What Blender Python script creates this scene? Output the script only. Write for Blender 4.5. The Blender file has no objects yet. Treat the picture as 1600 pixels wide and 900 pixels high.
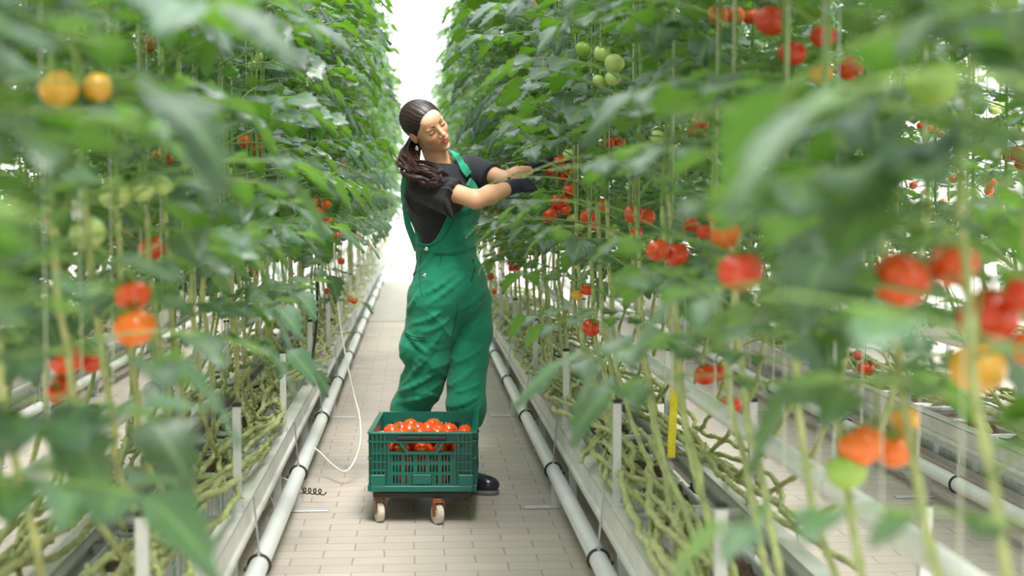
import bpy, math, random
import numpy as np
from mathutils import Vector, Matrix, noise as mnoise

SC = bpy.context.scene
COL = SC.collection
random.seed(7)
rng = np.random.default_rng(11)

# ------------------------------------------------------------------ camera, light, exposure
FPX = 2250.0                      # focal length in pixels of the 1600 wide frame
CAM = Vector((0.0, 0.0, 1.26))
cam_data = bpy.data.cameras.new('camera')
cam = bpy.data.objects.new('camera', cam_data)
COL.objects.link(cam)
cam_data.sensor_width = 36.0
cam_data.lens = 36.0 * FPX / 1600.0
YAW = math.atan((800 - 650) / FPX)
PITCH = math.atan((450 - 311) / FPX)
cam.location = CAM
cam.rotation_euler = (math.pi / 2 - PITCH, 0, -YAW)
cam_data.clip_start = 0.05
cam_data.clip_end = 200
cam_data.dof.use_dof = True
cam_data.dof.focus_distance = 6.1
cam_data.dof.aperture_fstop = 2.5
SC.camera = cam
CAMR = cam.rotation_euler.to_matrix()

world = bpy.data.worlds.new('overcast_sky')
SC.world = world
world.use_nodes = True
wn = world.node_tree
wn.nodes['Background'].inputs[0].default_value = (0.93, 0.97, 1.0, 1)
_tc = wn.nodes.new('ShaderNodeTexCoord'); _sp = wn.nodes.new('ShaderNodeSeparateXYZ'); _mr = wn.nodes.new('ShaderNodeMapRange')
wn.links.new(_tc.outputs['Generated'], _sp.inputs[0]); wn.links.new(_sp.outputs[2], _mr.inputs[0])
_mr.inputs[1].default_value = 0.0; _mr.inputs[2].default_value = 0.9
_mr.inputs[3].default_value = 0.55; _mr.inputs[4].default_value = 2.6          # overcast: brightest overhead
wn.links.new(_mr.outputs[0], wn.nodes['Background'].inputs[1])
sun_d = bpy.data.lights.new('sun', 'SUN')
sun_d.energy = 4.2
sun_d.angle = math.radians(24)
sun_d.color = (1.0, 0.97, 0.92)
sun = bpy.data.objects.new('sun', sun_d)
sun.location = (0, 0, 12)
sun.rotation_euler = (math.radians(26), math.radians(10), 0)
COL.objects.link(sun)

SC.view_settings.view_transform = 'Standard'
SC.view_settings.look = 'None'
SC.view_settings.gamma = 1.0
SC.view_settings.use_curve_mapping = False
SC.view_settings.exposure = 0.60
try:
    SC.cycles.max_bounces = 7
    SC.cycles.diffuse_bounces = 4
    SC.cycles.glossy_bounces = 3
    SC.cycles.transmission_bounces = 5
    SC.cycles.caustics_reflective = False
    SC.cycles.caustics_refractive = False
except Exception:
    pass


def W(px, py, Y):
    """the point on the plane y = Y that the frame shows at pixel (px, py)"""
    d = CAMR @ Vector(((px - 800) / FPX, (450 - py) / FPX, -1.0))
    return CAM + d * (Y / d.y)


# ------------------------------------------------------------------ materials
def mat(name, col, rough=0.5, metal=0.0, spec=0.5, vary=0.0, vscale=30.0, bump=0.0, bscale=60.0, coat=0.0, sss=0.0, sheen=0.0):
    m = bpy.data.materials.new(name)
    m.use_nodes = True
    nt = m.node_tree
    b = nt.nodes['Principled BSDF']
    b.inputs['Base Color'].default_value = (*col, 1)
    b.inputs['Roughness'].default_value = rough
    b.inputs['Metallic'].default_value = metal
    b.inputs['Specular IOR Level'].default_value = spec
    b.inputs['Coat Weight'].default_value = coat
    b.inputs['Sheen Weight'].default_value = sheen
    if sss:
        b.inputs['Subsurface Weight'].default_value = sss
        b.inputs['Subsurface Radius'].default_value = (0.012, 0.005, 0.003)
        b.inputs['Subsurface Scale'].default_value = 1.0
    tc = nt.nodes.new('ShaderNodeTexCoord')
    if vary:
        n = nt.nodes.new('ShaderNodeTexNoise')
        n.inputs['Scale'].default_value = vscale
        n.inputs['Detail'].default_value = 4
        r = nt.nodes.new('ShaderNodeValToRGB')
        r.color_ramp.elements[0].position = 0.3
        r.color_ramp.elements[1].position = 0.7
        r.color_ramp.elements[0].color = (*[c * (1 - vary) for c in col], 1)
        r.color_ramp.elements[1].color = (*[min(1, c * (1 + vary)) for c in col], 1)
        nt.links.new(tc.outputs['Object'], n.inputs['Vector'])
        nt.links.new(n.outputs['Fac'], r.inputs[0])
        nt.links.new(r.outputs[0], b.inputs['Base Color'])
    if bump:
        n = nt.nodes.new('ShaderNodeTexNoise')
        n.inputs['Scale'].default_value = bscale
        n.inputs['Detail'].default_value = 3
        bp = nt.nodes.new('ShaderNodeBump')
        bp.inputs['Strength'].default_value = bump
        bp.inputs['Distance'].default_value = 0.004
        nt.links.new(tc.outputs['Object'], n.inputs['Vector'])
        nt.links.new(n.outputs['Fac'], bp.inputs['Height'])
        nt.links.new(bp.outputs[0], b.inputs['Normal'])
    return m


def leaf_material(name, top, under, trans, tmix=0.42):
    m = bpy.data.materials.new(name)
    m.use_nodes = True
    nt = m.node_tree
    N = nt.nodes; L = nt.links
    b = N['Principled BSDF']; out = N['Material Output']
    b.inputs['Roughness'].default_value = 0.36
    b.inputs['Specular IOR Level'].default_value = 0.85
    b.inputs['Sheen Weight'].default_value = 0.22
    b.inputs['Sheen Roughness'].default_value = 0.45
    b.inputs['Sheen Tint'].default_value = (0.80, 0.95, 0.92, 1)
    at = N.new('ShaderNodeAttribute'); at.attribute_name = 'tone'
    uv = N.new('ShaderNodeUVMap')
    sep = N.new('ShaderNodeSeparateXYZ'); L.new(uv.outputs[0], sep.inputs[0])
    # side veins: stripes of (v - 0.6|u|), midrib at u = 0
    ab = N.new('ShaderNodeMath'); ab.operation = 'ABSOLUTE'; L.new(sep.outputs[0], ab.inputs[0])
    ma = N.new('ShaderNodeMath'); ma.operation = 'MULTIPLY_ADD'; L.new(ab.outputs[0], ma.inputs[0]); ma.inputs[1].default_value = -0.55; L.new(sep.outputs[1], ma.inputs[2])
    fr = N.new('ShaderNodeMath'); fr.operation = 'MULTIPLY'; L.new(ma.outputs[0], fr.inputs[0]); fr.inputs[1].default_value = 38.0
    sn = N.new('ShaderNodeMath'); sn.operation = 'SINE'; L.new(fr.outputs[0], sn.inputs[0])
    mr = N.new('ShaderNodeMapRange'); L.new(ab.outputs[0], mr.inputs[0]); mr.inputs[1].default_value = 0.0; mr.inputs[2].default_value = 0.12; mr.inputs[3].default_value = 1.0; mr.inputs[4].default_value = 0.0
    ramp = N.new('ShaderNodeMix'); ramp.data_type = 'RGBA'
    ramp.inputs[6].default_value = (*[c * 0.45 for c in top], 1)
    ramp.inputs[7].default_value = (top[0] * 1.6, top[1] * 1.6, top[2] * 1.5, 1)
    L.new(at.outputs['Fac'], ramp.inputs[0])
    rib = N.new('ShaderNodeMix'); rib.data_type = 'RGBA'
    L.new(ramp.outputs[2], rib.inputs[6]); rib.inputs[7].default_value = (0.22, 0.36, 0.12, 1)
    rs = N.new('ShaderNodeMath'); rs.operation = 'MULTIPLY'; L.new(mr.outputs[0], rs.inputs[0]); rs.inputs[1].default_value = 0.55
    L.new(rs.outputs[0], rib.inputs[0])
    geo = N.new('ShaderNodeNewGeometry')
    side = N.new('ShaderNodeMix'); side.data_type = 'RGBA'
    L.new(geo.outputs['Backfacing'], side.inputs[0])
    L.new(rib.outputs[2], side.inputs[6]); side.inputs[7].default_value = (*under, 1)
    L.new(side.outputs[2], b.inputs['Base Color'])
    bp = N.new('ShaderNodeBump'); bp.inputs['Strength'].default_value = 0.16; bp.inputs['Distance'].default_value = 0.002
    L.new(sn.outputs[0], bp.inputs['Height']); L.new(bp.outputs[0], b.inputs['Normal'])
    tr = N.new('ShaderNodeBsdfTranslucent'); tr.inputs[0].default_value = (*trans, 1)
    mx = N.new('ShaderNodeMixShader'); mx.inputs[0].default_value = tmix
    L.new(b.outputs[0], mx.inputs[1]); L.new(tr.outputs[0], mx.inputs[2]); L.new(mx.outputs[0], out.inputs[0])
    return m


M = {}
M['leaf'] = leaf_material('tomato_leaf', (0.040, 0.080, 0.055), (0.09, 0.22, 0.035), (0.25, 0.60, 0.012), 0.20)
M['stem'] = mat('green_stem', (0.20, 0.31, 0.085), 0.5, vary=0.25, vscale=40, bump=0.3, bscale=120)
M['barestem'] = mat('bare_stem', (0.38, 0.42, 0.17), 0.6, vary=0.30, vscale=22, bump=0.5, bscale=90)
M['lying'] = mat('lying_bare_stem', (0.46, 0.47, 0.22), 0.6, vary=0.30, vscale=22, bump=0.5, bscale=90)
M['string'] = mat('string', (0.62, 0.66, 0.50), 0.8)
M['red'] = mat('tomato_red', (0.66, 0.052, 0.007), 0.22, coat=0.3, vary=0.12, vscale=14, sss=0.06)
M['orange_red'] = mat('tomato_orange_red', (0.74, 0.085, 0.010), 0.22, coat=0.3, vary=0.14, vscale=14, sss=0.06)
M['orange'] = mat('tomato_orange', (0.80, 0.17, 0.015), 0.24, coat=0.3, vary=0.18, vscale=14, sss=0.06)
M['yellow'] = mat('tomato_yellow', (0.80, 0.42, 0.05), 0.26, coat=0.3, vary=0.22, vscale=16, sss=0.06)
M['green'] = mat('tomato_green', (0.33, 0.52, 0.09), 0.26, coat=0.3, vary=0.15, vscale=14, sss=0.06)
M['pale'] = mat('tomato_pale_green', (0.58, 0.70, 0.24), 0.28, coat=0.3, vary=0.12, vscale=14, sss=0.06)
M['calyx'] = mat('calyx_green', (0.16, 0.30, 0.06), 0.6)
M['whitepipe'] = mat('white_painted_pipe', (0.80, 0.81, 0.80), 0.32, vary=0.05, vscale=6)
M['galv'] = mat('galvanised_steel', (0.66, 0.67, 0.66), 0.42, metal=0.35, vary=0.10, vscale=18, bump=0.1, bscale=60)
M['gutter'] = mat('white_coated_gutter', (0.70, 0.69, 0.66), 0.45, vary=0.10, vscale=9, bump=0.1, bscale=30)
M['steel'] = mat('zinc_steel', (0.55, 0.57, 0.58), 0.35, metal=0.8, vary=0.1, vscale=40)
M['black'] = mat('black_rubber', (0.018, 0.020, 0.020), 0.5)
M['whiteplastic'] = mat('white_plastic', (0.80, 0.84, 0.83), 0.35, vary=0.04, vscale=9)
M['labelgreen'] = mat('green_print', (0.10, 0.42, 0.20), 0.5)
M['labelpale'] = mat('pale_label', (0.66, 0.82, 0.70), 0.5)
M['coir'] = mat('coir', (0.10, 0.06, 0.035), 0.9, vary=0.5, vscale=80, bump=1.0, bscale=150)
M['cable'] = mat('white_cable', (0.78, 0.76, 0.70), 0.45)
M['yellowtrap'] = mat('yellow_sticky_strip', (0.92, 0.76, 0.02), 0.4, vary=0.12, vscale=90)
M['crate'] = mat('green_crate_plastic', (0.003, 0.120, 0.086), 0.33, vary=0.10, vscale=12)
M['dolly'] = mat('dolly_board', (0.035, 0.03, 0.03), 0.6)
M['rust'] = mat('rusty_bracket', (0.36, 0.13, 0.06), 0.6, metal=0.3, vary=0.35, vscale=60, bump=0.4, bscale=120)
M['wheel'] = mat('cream_wheel', (0.62, 0.57, 0.48), 0.55, vary=0.22, vscale=40)
M['concrete'] = mat('pale_concrete', (0.62, 0.60, 0.58), 0.7, vary=0.06, vscale=3)
M['palefloor'] = mat('pale_worn_floor', (0.44, 0.405, 0.375), 0.7, vary=0.06, vscale=3)
M['seam'] = mat('dark_green_seam', (0.004, 0.085, 0.048), 0.8)
M['wallwhite'] = mat('white_polycarbonate', (0.90, 0.92, 0.93), 0.6)
M['truss'] = mat('pale_truss', (0.72, 0.75, 0.77), 0.5)
M['earring'] = mat('silver', (0.85, 0.85, 0.85), 0.15, metal=1.0)


def brick_material():
    m = bpy.data.materials.new('clay_pavers')
    m.use_nodes = True
    nt = m.node_tree; N = nt.nodes; L = nt.links
    b = N['Principled BSDF']
    b.inputs['Roughness'].default_value = 0.62
    tc = N.new('ShaderNodeTexCoord')
    nz = N.new('ShaderNodeTexNoise'); nz.inputs['Scale'].default_value = 3.0; nz.inputs['Detail'].default_value = 2
    L.new(tc.outputs['Object'], nz.inputs['Vector'])
    ad = N.new('ShaderNodeVectorMath'); ad.operation = 'SCALE'; ad.inputs[3].default_value = 0.02
    L.new(nz.outputs['Color'], ad.inputs[0])
    ad2 = N.new('ShaderNodeVectorMath'); ad2.operation = 'ADD'
    L.new(tc.outputs['Object'], ad2.inputs[0]); L.new(ad.outputs[0], ad2.inputs[1])
    br = N.new('ShaderNodeTexBrick')
    br.inputs['Scale'].default_value = 1.0
    br.inputs['Brick Width'].default_value = 0.215
    br.inputs['Row Height'].default_value = 0.105
    br.inputs['Mortar Size'].default_value = 0.004
    br.inputs['Mortar Smooth'].default_value = 0.5
    br.inputs['Bias'].default_value = 0.0
    br.inputs['Color1'].default_value = (0.58, 0.505, 0.445, 1)
    br.inputs['Color2'].default_value = (0.52, 0.455, 0.40, 1)
    br.inputs['Mortar'].default_value = (0.39, 0.335, 0.28, 1)
    L.new(ad2.outputs[0], br.inputs['Vector'])
    n2 = N.new('ShaderNodeTexNoise'); n2.inputs['Scale'].default_value = 1.7; n2.inputs['Detail'].default_value = 6; n2.inputs['Roughness'].default_value = 0.65
    L.new(tc.outputs['Object'], n2.inputs['Vector'])
    mx = N.new('ShaderNodeMix'); mx.data_type = 'RGBA'; mx.blend_type = 'MULTIPLY'; mx.inputs[0].default_value = 0.5
    rp = N.new('ShaderNodeValToRGB'); rp.color_ramp.elements[0].position = 0.3; rp.color_ramp.elements[1].position = 0.65
    rp.color_ramp.elements[0].color = (0.72, 0.70, 0.67, 1); rp.color_ramp.elements[1].color = (1.0, 1.0, 1.0, 1)
    L.new(n2.outputs[0], rp.inputs[0]); L.new(br.outputs[0], mx.inputs[6]); L.new(rp.outputs[0], mx.inputs[7])
    L.new(mx.outputs[2], b.inputs['Base Color'])
    bp = N.new('ShaderNodeBump'); bp.inputs['Strength'].default_value = 0.5; bp.inputs['Distance'].default_value = 0.004; bp.invert = True
    L.new(br.outputs['Fac'], bp.inputs['Height']); L.new(bp.outputs[0], b.inputs['Normal'])
    return m


M['brick'] = brick_material()


# ------------------------------------------------------------------ mesh helpers
class MB:
    """collects shapes and links them as one mesh object"""
    def __init__(self):
        self.v = []; self.f = []; self.mi = []; self.n = 0

    def add(self, verts, faces, mi=0):
        verts = np.asarray(verts, float)
        self.v.append(verts)
        for f in faces:
            self.f.append([i + self.n for i in f]); self.mi.append(mi)
        self.n += len(verts)

    def box(self, c, s, rot=None, mi=0, bevel=0.0):
        c = np.array(c, float); h = np.array(s, float) / 2
        if bevel <= 0:
            vs = np.array([[x, y, z] for x in (-1, 1) for y in (-1, 1) for z in (-1, 1)], float) * h
            fs = [(0, 1, 3, 2), (4, 6, 7, 5), (0, 4, 5, 1), (2, 3, 7, 6), (0, 2, 6, 4), (1, 5, 7, 3)]
        else:
            b = min(bevel, h.min() * 0.9)
            vs = []; idx = {}
            for x in (-1, 1):
                for y in (-1, 1):
                    for z in (-1, 1):
                        s_ = np.array([x, y, z], float)
                        for a in range(3):
                            p = s_ * (h - b); p[a] = s_[a] * h[a]
                            idx[(x, y, z, a)] = len(vs); vs.append(p)
            fs = []
            I = lambda x, y, z, a: idx[(x, y, z, a)]
            for a in range(3):
                for s1 in (-1, 1):
                    o = [k for k in range(3) if k != a]
                    q = []
                    for (p1, p2) in ((-1, -1), (1, -1), (1, 1), (-1, 1)):
                        k = [0, 0, 0]; k[a] = s1; k[o[0]] = p1; k[o[1]] = p2
                        q.append(I(*k, a))
                    fs.append(q)
            for a in range(3):
                o = [k for k in range(3) if k != a]
                for p1 in (-1, 1):
                    for p2 in (-1, 1):
                        k1 = [0, 0, 0]; k1[a] = -1; k1[o[0]] = p1; k1[o[1]] = p2
                        k2 = list(k1); k2[a] = 1
                        fs.append([I(*k1, o[0]), I(*k2, o[0]), I(*k2, o[1]), I(*k1, o[1])])
            for x in (-1, 1):
                for y in (-1, 1):
                    for z in (-1, 1):
                        fs.append([I(x, y, z, 0), I(x, y, z, 1), I(x, y, z, 2)])
            vs = np.array(vs)
        if rot is not None:
            vs = vs @ np.array(rot).T
        self.add(vs + c, fs, mi)
        return self

    def tube(self, pts, r, seg=8, mi=0, closed=False, cap=True):
        pts = np.array([list(p) for p in pts], float)
        n = len(pts)
        r = np.broadcast_to(np.asarray(r, float), (n,))
        t = np.gradient(pts, axis=0)
        if closed:
            t = np.roll(pts, -1, 0) - np.roll(pts, 1, 0)
        t /= np.linalg.norm(t, axis=1)[:, None] + 1e-9
        up = np.array([0, 0, 1.0]) if abs(t[0][2]) < 0.9 else np.array([1.0, 0, 0])
        nrm = np.cross(t[0], up); nrm /= np.linalg.norm(nrm)
        vs = []
        ang = np.arange(seg) / seg * 2 * math.pi
        for i in range(n):
            nrm = nrm - t[i] * np.dot(nrm, t[i]); nrm /= np.linalg.norm(nrm) + 1e-9
            b = np.cross(t[i], nrm)
            vs.append(pts[i] + r[i] * (np.cos(ang)[:, None] * nrm + np.sin(ang)[:, None] * b))
        vs = np.concatenate(vs)
        fs = []
        for i in range(n if closed else n - 1):
            j = (i + 1) % n
            for k in range(seg):
                l = (k + 1) % seg
                fs.append((i * seg + k, i * seg + l, j * seg + l, j * seg + k))
        if cap and not closed:
            fs.append(tuple(range(seg))[::-1]); fs.append(tuple((n - 1) * seg + k for k in range(seg)))
        self.add(vs, fs, mi)
        return self

    def lathe(self, prof, seg=24, center=(0, 0, 0), axis='z', mi=0, rot=None):
        """prof: list of (radius, height)"""
        vs = []
        for (r, h) in prof:
            for k in range(seg):
                a = 2 * math.pi * k / seg
                vs.append((r * math.cos(a), r * math.sin(a), h))
        vs = np.array(vs)
        if axis == 'x': vs = vs[:, [2, 0, 1]]
        if axis == 'y': vs = vs[:, [1, 2, 0]]
        if rot is not None: vs = vs @ np.array(rot).T
        n = len(prof); fs = []
        for i in range(n - 1):
            for k in range(seg):
                l = (k + 1) % seg
                fs.append((i * seg + k, i * seg + l, (i + 1) * seg + l, (i + 1) * seg + k))
        if prof[0][0] > 1e-5: fs.append(tuple(range(seg))[::-1])
        if prof[-1][0] > 1e-5: fs.append(tuple((n - 1) * seg + k for k in range(seg)))
        self.add(vs + np.array(center), fs, mi)
        return self

    def mesh(self, name, mats, smooth=False):
        me = bpy.data.meshes.new(name)
        v = np.concatenate(self.v)
        me.from_pydata(v.tolist(), [], self.f)
        if not isinstance(mats, (list, tuple)): mats = [mats]
        for m in mats: me.materials.append(m)
        me.polygons.foreach_set('material_index', self.mi)
        if smooth: me.polygons.foreach_set('use_smooth', [True] * len(me.polygons))
        me.update()
        return me

    def build(self, name, mats, parent=None, smooth=False, loc=None, rotz=0):
        return link(name, self.mesh(name, mats, smooth), parent, loc, rotz)


def link(name, data, parent=None, loc=None, rotz=0):
    o = bpy.data.objects.new(name, data)
    COL.objects.link(o)
    if parent is not None: o.parent = parent
    if loc is not None: o.location = loc
    if rotz: o.rotation_euler = (0, 0, rotz)
    return o


def tag(o, label=None, cat=None, group=None, kind=None):
    if label: o['label'] = label
    if cat: o['category'] = cat
    if group: o['group'] = group
    if kind: o['kind'] = kind
    return o


def empty(name, loc=(0, 0, 0), rotz=0):
    o = bpy.data.objects.new(name, None)
    COL.objects.link(o)
    o.location = loc; o.rotation_euler = (0, 0, rotz)
    o.empty_display_size = 0.1
    return o


def copy_obj(o, parent=None):
    c = o.copy(); COL.objects.link(c); c.parent = parent
    return c


def copy_tree(o, parent=None):
    c = copy_obj(o, parent)
    for ch in list(o.children):
        copy_tree(ch, c)
    return c


def spline(pts, n):
    """Catmull-Rom through pts, n samples"""
    P = np.array([list(p) for p in pts], float)
    P = np.vstack([2 * P[0] - P[1], P, 2 * P[-1] - P[-2]])
    out = []
    m = len(P) - 3
    for u in np.linspace(0, m - 1e-6, n):
        i = int(u); t = u - i
        a, b, c, d = P[i:i + 4]
        out.append(0.5 * (2 * b + (c - a) * t + (2 * a - 5 * b + 4 * c - d) * t * t + (3 * b - a - 3 * c + d) * t ** 3))
    return np.array(out)

# ------------------------------------------------------------------ the greenhouse shell
def struct(o):
    o['kind'] = 'structure'; return o


struct(MB().box((0, 20, -0.05), (26, 52, 0.1)).build('floor', M['brick']))
struct(MB().box((0, 18.4, 0.003), (25.9, 7.2, 0.010)).build('trim_3', M['palefloor']))
struct(MB().box((0, 23.65, 0.004), (25.9, 3.3, 0.012)).build('trim_1', M['concrete']))
mb = MB(); mb.box((0, 42.1, 4.5), (26, 0.1, 9.2))
struct(mb.build('wall_back', M['wallwhite']))
mb = MB()
for z in (0.5, 3.2, 6.1, 6.55): mb.box((0, 42.0, z), (26, 0.09, 0.10))
struct(mb.build('trim_2', M['truss']))
for sx, nm in ((-13.1, 'wall_left'), (13.1, 'wall_right')):
    struct(MB().box((sx, 20, 2.5), (0.1, 44, 5.2)).build(nm, M['wallwhite']))

# ------------------------------------------------------------------ rows: x of the middle, which plants stand in them
ROWS = {'R1': 0.84, 'L1': -0.80, 'R2': 2.46, 'L2': -2.36, 'R3': 4.06, 'L3': -3.96}
ROWNAME = {'R1': 'row right of the aisle', 'L1': 'row left of the aisle', 'R2': 'second row to the right', 'L2': 'second row to the left',
           'R3': 'third row to the right', 'L3': 'third row to the left'}
HALF = 0.225


def rail_pipe(x, side, y0, y1, label, phase):
    """heating pipe rail of an aisle, with its clamps, hanger rods and foot plates"""
    z = 0.125
    root = empty('pipe_rail', (x, y0, z))
    n = int((y1 - y0) / 0.25)
    MB().tube([(0, (y1 - y0) * i / n, 0) for i in range(n + 1)], 0.030, 20).build('pipe', M['whitepipe'], root, smooth=True)
    tag(root, label, 'pipe')
    base_c = base_f = None
    k = 0; y = y0 + phase
    while y < y1 and y < 22:
        mb = MB(); ring = [(0.033 * math.cos(a), 0, 0.033 * math.sin(a)) for a in np.linspace(0, 2 * math.pi, 24, endpoint=False)]
        if base_c is None:
            mb.tube(ring, 0.0055, 8, closed=True)
            mb.box((0.037 * side, 0, -0.012), (0.022, 0.014, 0.012), bevel=0.002)
            base_c = mb.build('clamp', M['black'], root, smooth=True, loc=(0, y - y0, 0))
            r2 = MB().tube([(0, 0, 0.03), (0.003 * side, 0, 0.08), (0.010 * side, 0, 0.16), (0.014 * side, 0, 0.215)], 0.0035, 8)
            r2.lathe([(0.0, 0.03), (0.008, 0.03), (0.008, 0.042), (0.0, 0.042)], 6)
            r2.build('hanger_rod', M['steel'], base_c, smooth=False)
        else:
            c = copy_tree(base_c, root); c.location = (0, y - y0, 0)
        y += 1.5
    y = y0 + phase + 0.35
    while y < y1 and y < 22:
        if base_f is None:
            mb = MB()
            mb.box((0.0, 0, -0.074), (0.045, 0.005, 0.088)); mb.box((0, 0.012, -0.074), (0.005, 0.03, 0.088))
            mb.box((-0.05 * side, 0, -0.121), (0.17, 0.05, 0.006), bevel=0.002)
            base_f = mb.build('pipe_stand', M['galv'], root, loc=(0, y - y0, 0))
        else:
            c = copy_obj(base_f, root); c.location = (0, y - y0, 0)
        y += 2.5
    return root


def gutter_frame(x, y0, y1, label, phase):
    """the low metal frame that carries one crop row: two rails, cross bars and short posts"""
    root = empty('row_frame', (x, y0, 0))
    tag(root, label, 'crop frame')
    Lh = (y1 - y0)
    for s in (-1, 1):
        mb = MB()
        # channel profile: outer web, wide top flange, lower lip
        mb.box((s * HALF, Lh / 2, 0.262), (0.004, Lh, 0.11)); mb.box((s * (HALF - 0.026), Lh / 2, 0.317), (0.056, Lh, 0.005))
        mb.box((s * (HALF - 0.052), Lh / 2, 0.300), (0.004, Lh, 0.032)); mb.box((s * (HALF - 0.012), Lh / 2, 0.208), (0.026, Lh, 0.004))
        mb.box((s * (HALF + 0.008), Lh / 2, 0.245), (0.014, Lh, 0.018), bevel=0.003)
        mb.build('rail', M['gutter'], root)
    y = phase; base = pb = lb = None
    while y < min(Lh, 20):
        if pb is None:
            mb = MB().box((0, 0, 0.305), (2 * HALF - 0.05, 0.05, 0.012)); mb.box((0, 0.02, 0.29), (2 * HALF - 0.05, 0.006, 0.03))
            pb = mb.build('cross_bar', M['galv'], root, loc=(0, y, 0))
            mb = MB()
            mb.box((0, 0, 0.12), (0.03, 0.03, 0.24)); mb.box((0, 0, 0.004), (0.09, 0.09, 0.008))
            lb = mb.build('foot', M['galv'], root, loc=(-HALF + 0.03, y, 0))
            c = copy_obj(lb, root); c.location = (HALF - 0.03, y, 0)
        else:
            copy_obj(pb, root).location = (0, y, 0)
            copy_obj(lb, root).location = (-HALF + 0.03, y, 0); copy_obj(lb, root).location = (HALF - 0.03, y, 0)
        y += 1.4
    y = phase - 1.47
    while y < min(Lh, 22):
        for s in (-1, 1):
            if base is None:
                mb = MB().box((0, 0, 0.475), (0.024, 0.020, 0.33)); mb.box((0.0, 0, 0.325), (0.034, 0.03, 0.02))
                base = mb.build('post', M['galv'], root, loc=(s * (HALF - 0.015), y, 0))
                MB().box((0, 0, 0.644), (0.028, 0.024, 0.012), bevel=0.003).build('post_cap', M['black'], base)
            else:
                c = copy_tree(base, root); c.location = (s * (HALF - 0.015), y, 0)
        y += 1.5
    return root


def grow_pipe(x, y0, y1, z, label):
    root = empty('grow_pipe', (x, y0, z))
    n = int((y1 - y0) / 0.4)
    MB().tube([(0, (y1 - y0) * i / n, 0.004 * math.sin(i * .7)) for i in range(n + 1)], 0.0245, 18).build('pipe', M['whitepipe'], root, smooth=True)
    tag(root, label, 'pipe')
    y = 1.1; base = None
    while y < min(20, y1 - y0):
        if base is None:
            mb = MB().tube([(0.026 * math.cos(a), 0, 0.026 * math.sin(a)) for a in np.linspace(0, 2 * math.pi, 20, endpoint=False)], 0.003, 6, closed=True)
            mb.tube([(0, 0, 0.026), (0, 0, 2.0)], 0.0018, 5)
            base = mb.build('hanger', M['steel'], root, loc=(0, y, 0))
        else:
            copy_obj(base, root).location = (0, y, 0)
        y += 1.6


rail_pipe(-0.49, -1, 2.6, 36, 'white heating pipe rail on the left edge of the middle aisle', 0.35)
rail_pipe(0.57, 1, 2.6, 36, 'white heating pipe rail on the right edge of the middle aisle', 0.35)
rail_pipe(-1.09, 1, 3.0, 30, 'white pipe rail seen behind the left row, nearer side of the next aisle', 1.2)
rail_pipe(1.12, -1, 3.0, 30, 'white pipe rail seen behind the right row, nearer side of the next aisle', 1.1)
rail_pipe(2.15, 1, 4.0, 30, 'white pipe rail in front of the boxes of the second row to the right', 1.55)
rail_pipe(-2.06, -1, 5.0, 30, 'white pipe rail with black clamp at the far left, beyond the next aisle', 1.5)

gutter_frame(ROWS['R1'] - 0.02, 2.4, 36, 'grey metal frame with short posts carrying the right crop row', 1.90)
gutter_frame(ROWS['L1'] + 0.052, 2.4, 36, 'grey metal frame with short posts carrying the left crop row', 1.90)
gutter_frame(ROWS['R2'], 4.5, 30, 'metal frame of the second row to the right, holding white boxes', 1.9)
gutter_frame(ROWS['L2'], 6.0, 30, 'metal frame of the second row to the left', 1.2)
gutter_frame(ROWS['R3'], 9.0, 30, 'metal frame of the third row to the right', 1.2)
gutter_frame(ROWS['L3'], 11.0, 30, 'metal frame of the third row to the left', 1.2)
grow_pipe(0.83, 1.7, 34, 0.68, 'blurred white grow pipe at knee height inside the right row')
grow_pipe(-0.80, 1.7, 34, 0.68, 'blurred white grow pipe at knee height inside the left row')
grow_pipe(2.46, 5.0, 30, 0.68, 'white grow pipe inside the second row to the right')
grow_pipe(-2.36, 6.0, 30, 0.68, 'white grow pipe inside the second row to the left')

# hanging trays and the white planting boxes on them
def tray(x, y0, y1, label):
    mb = MB(); Lh = y1 - y0
    mb.box((0, Lh / 2, 0), (0.25, Lh, 0.004)); mb.box((-0.125, Lh / 2, 0.015), (0.004, Lh, 0.03)); mb.box((0.125, Lh / 2, 0.015), (0.004, Lh, 0.03))
    for k in range(int(Lh / 1.4)):
        for s in (-1, 1): mb.tube([(s * 0.125, 0.5 + 1.4 * k, 0.0), (s * 0.15, 0.5 + 1.4 * k, 0.21)], 0.003, 5)
    o = mb.build('growing_tray', M['gutter'], loc=(x, y0, 0.085)); tag(o, label, 'tray')


tray(ROWS['R1'], 2.6, 30, 'long shallow tray under the boxes of the right row')
tray(ROWS['L1'], 2.6, 30, 'long shallow tray under the boxes of the left row')
tray(ROWS['R2'], 4.6, 26, 'long shallow tray under the boxes of the second row to the right')
tray(ROWS['L2'], 6.2, 26, 'long shallow tray under the boxes of the second row to the left')


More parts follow.
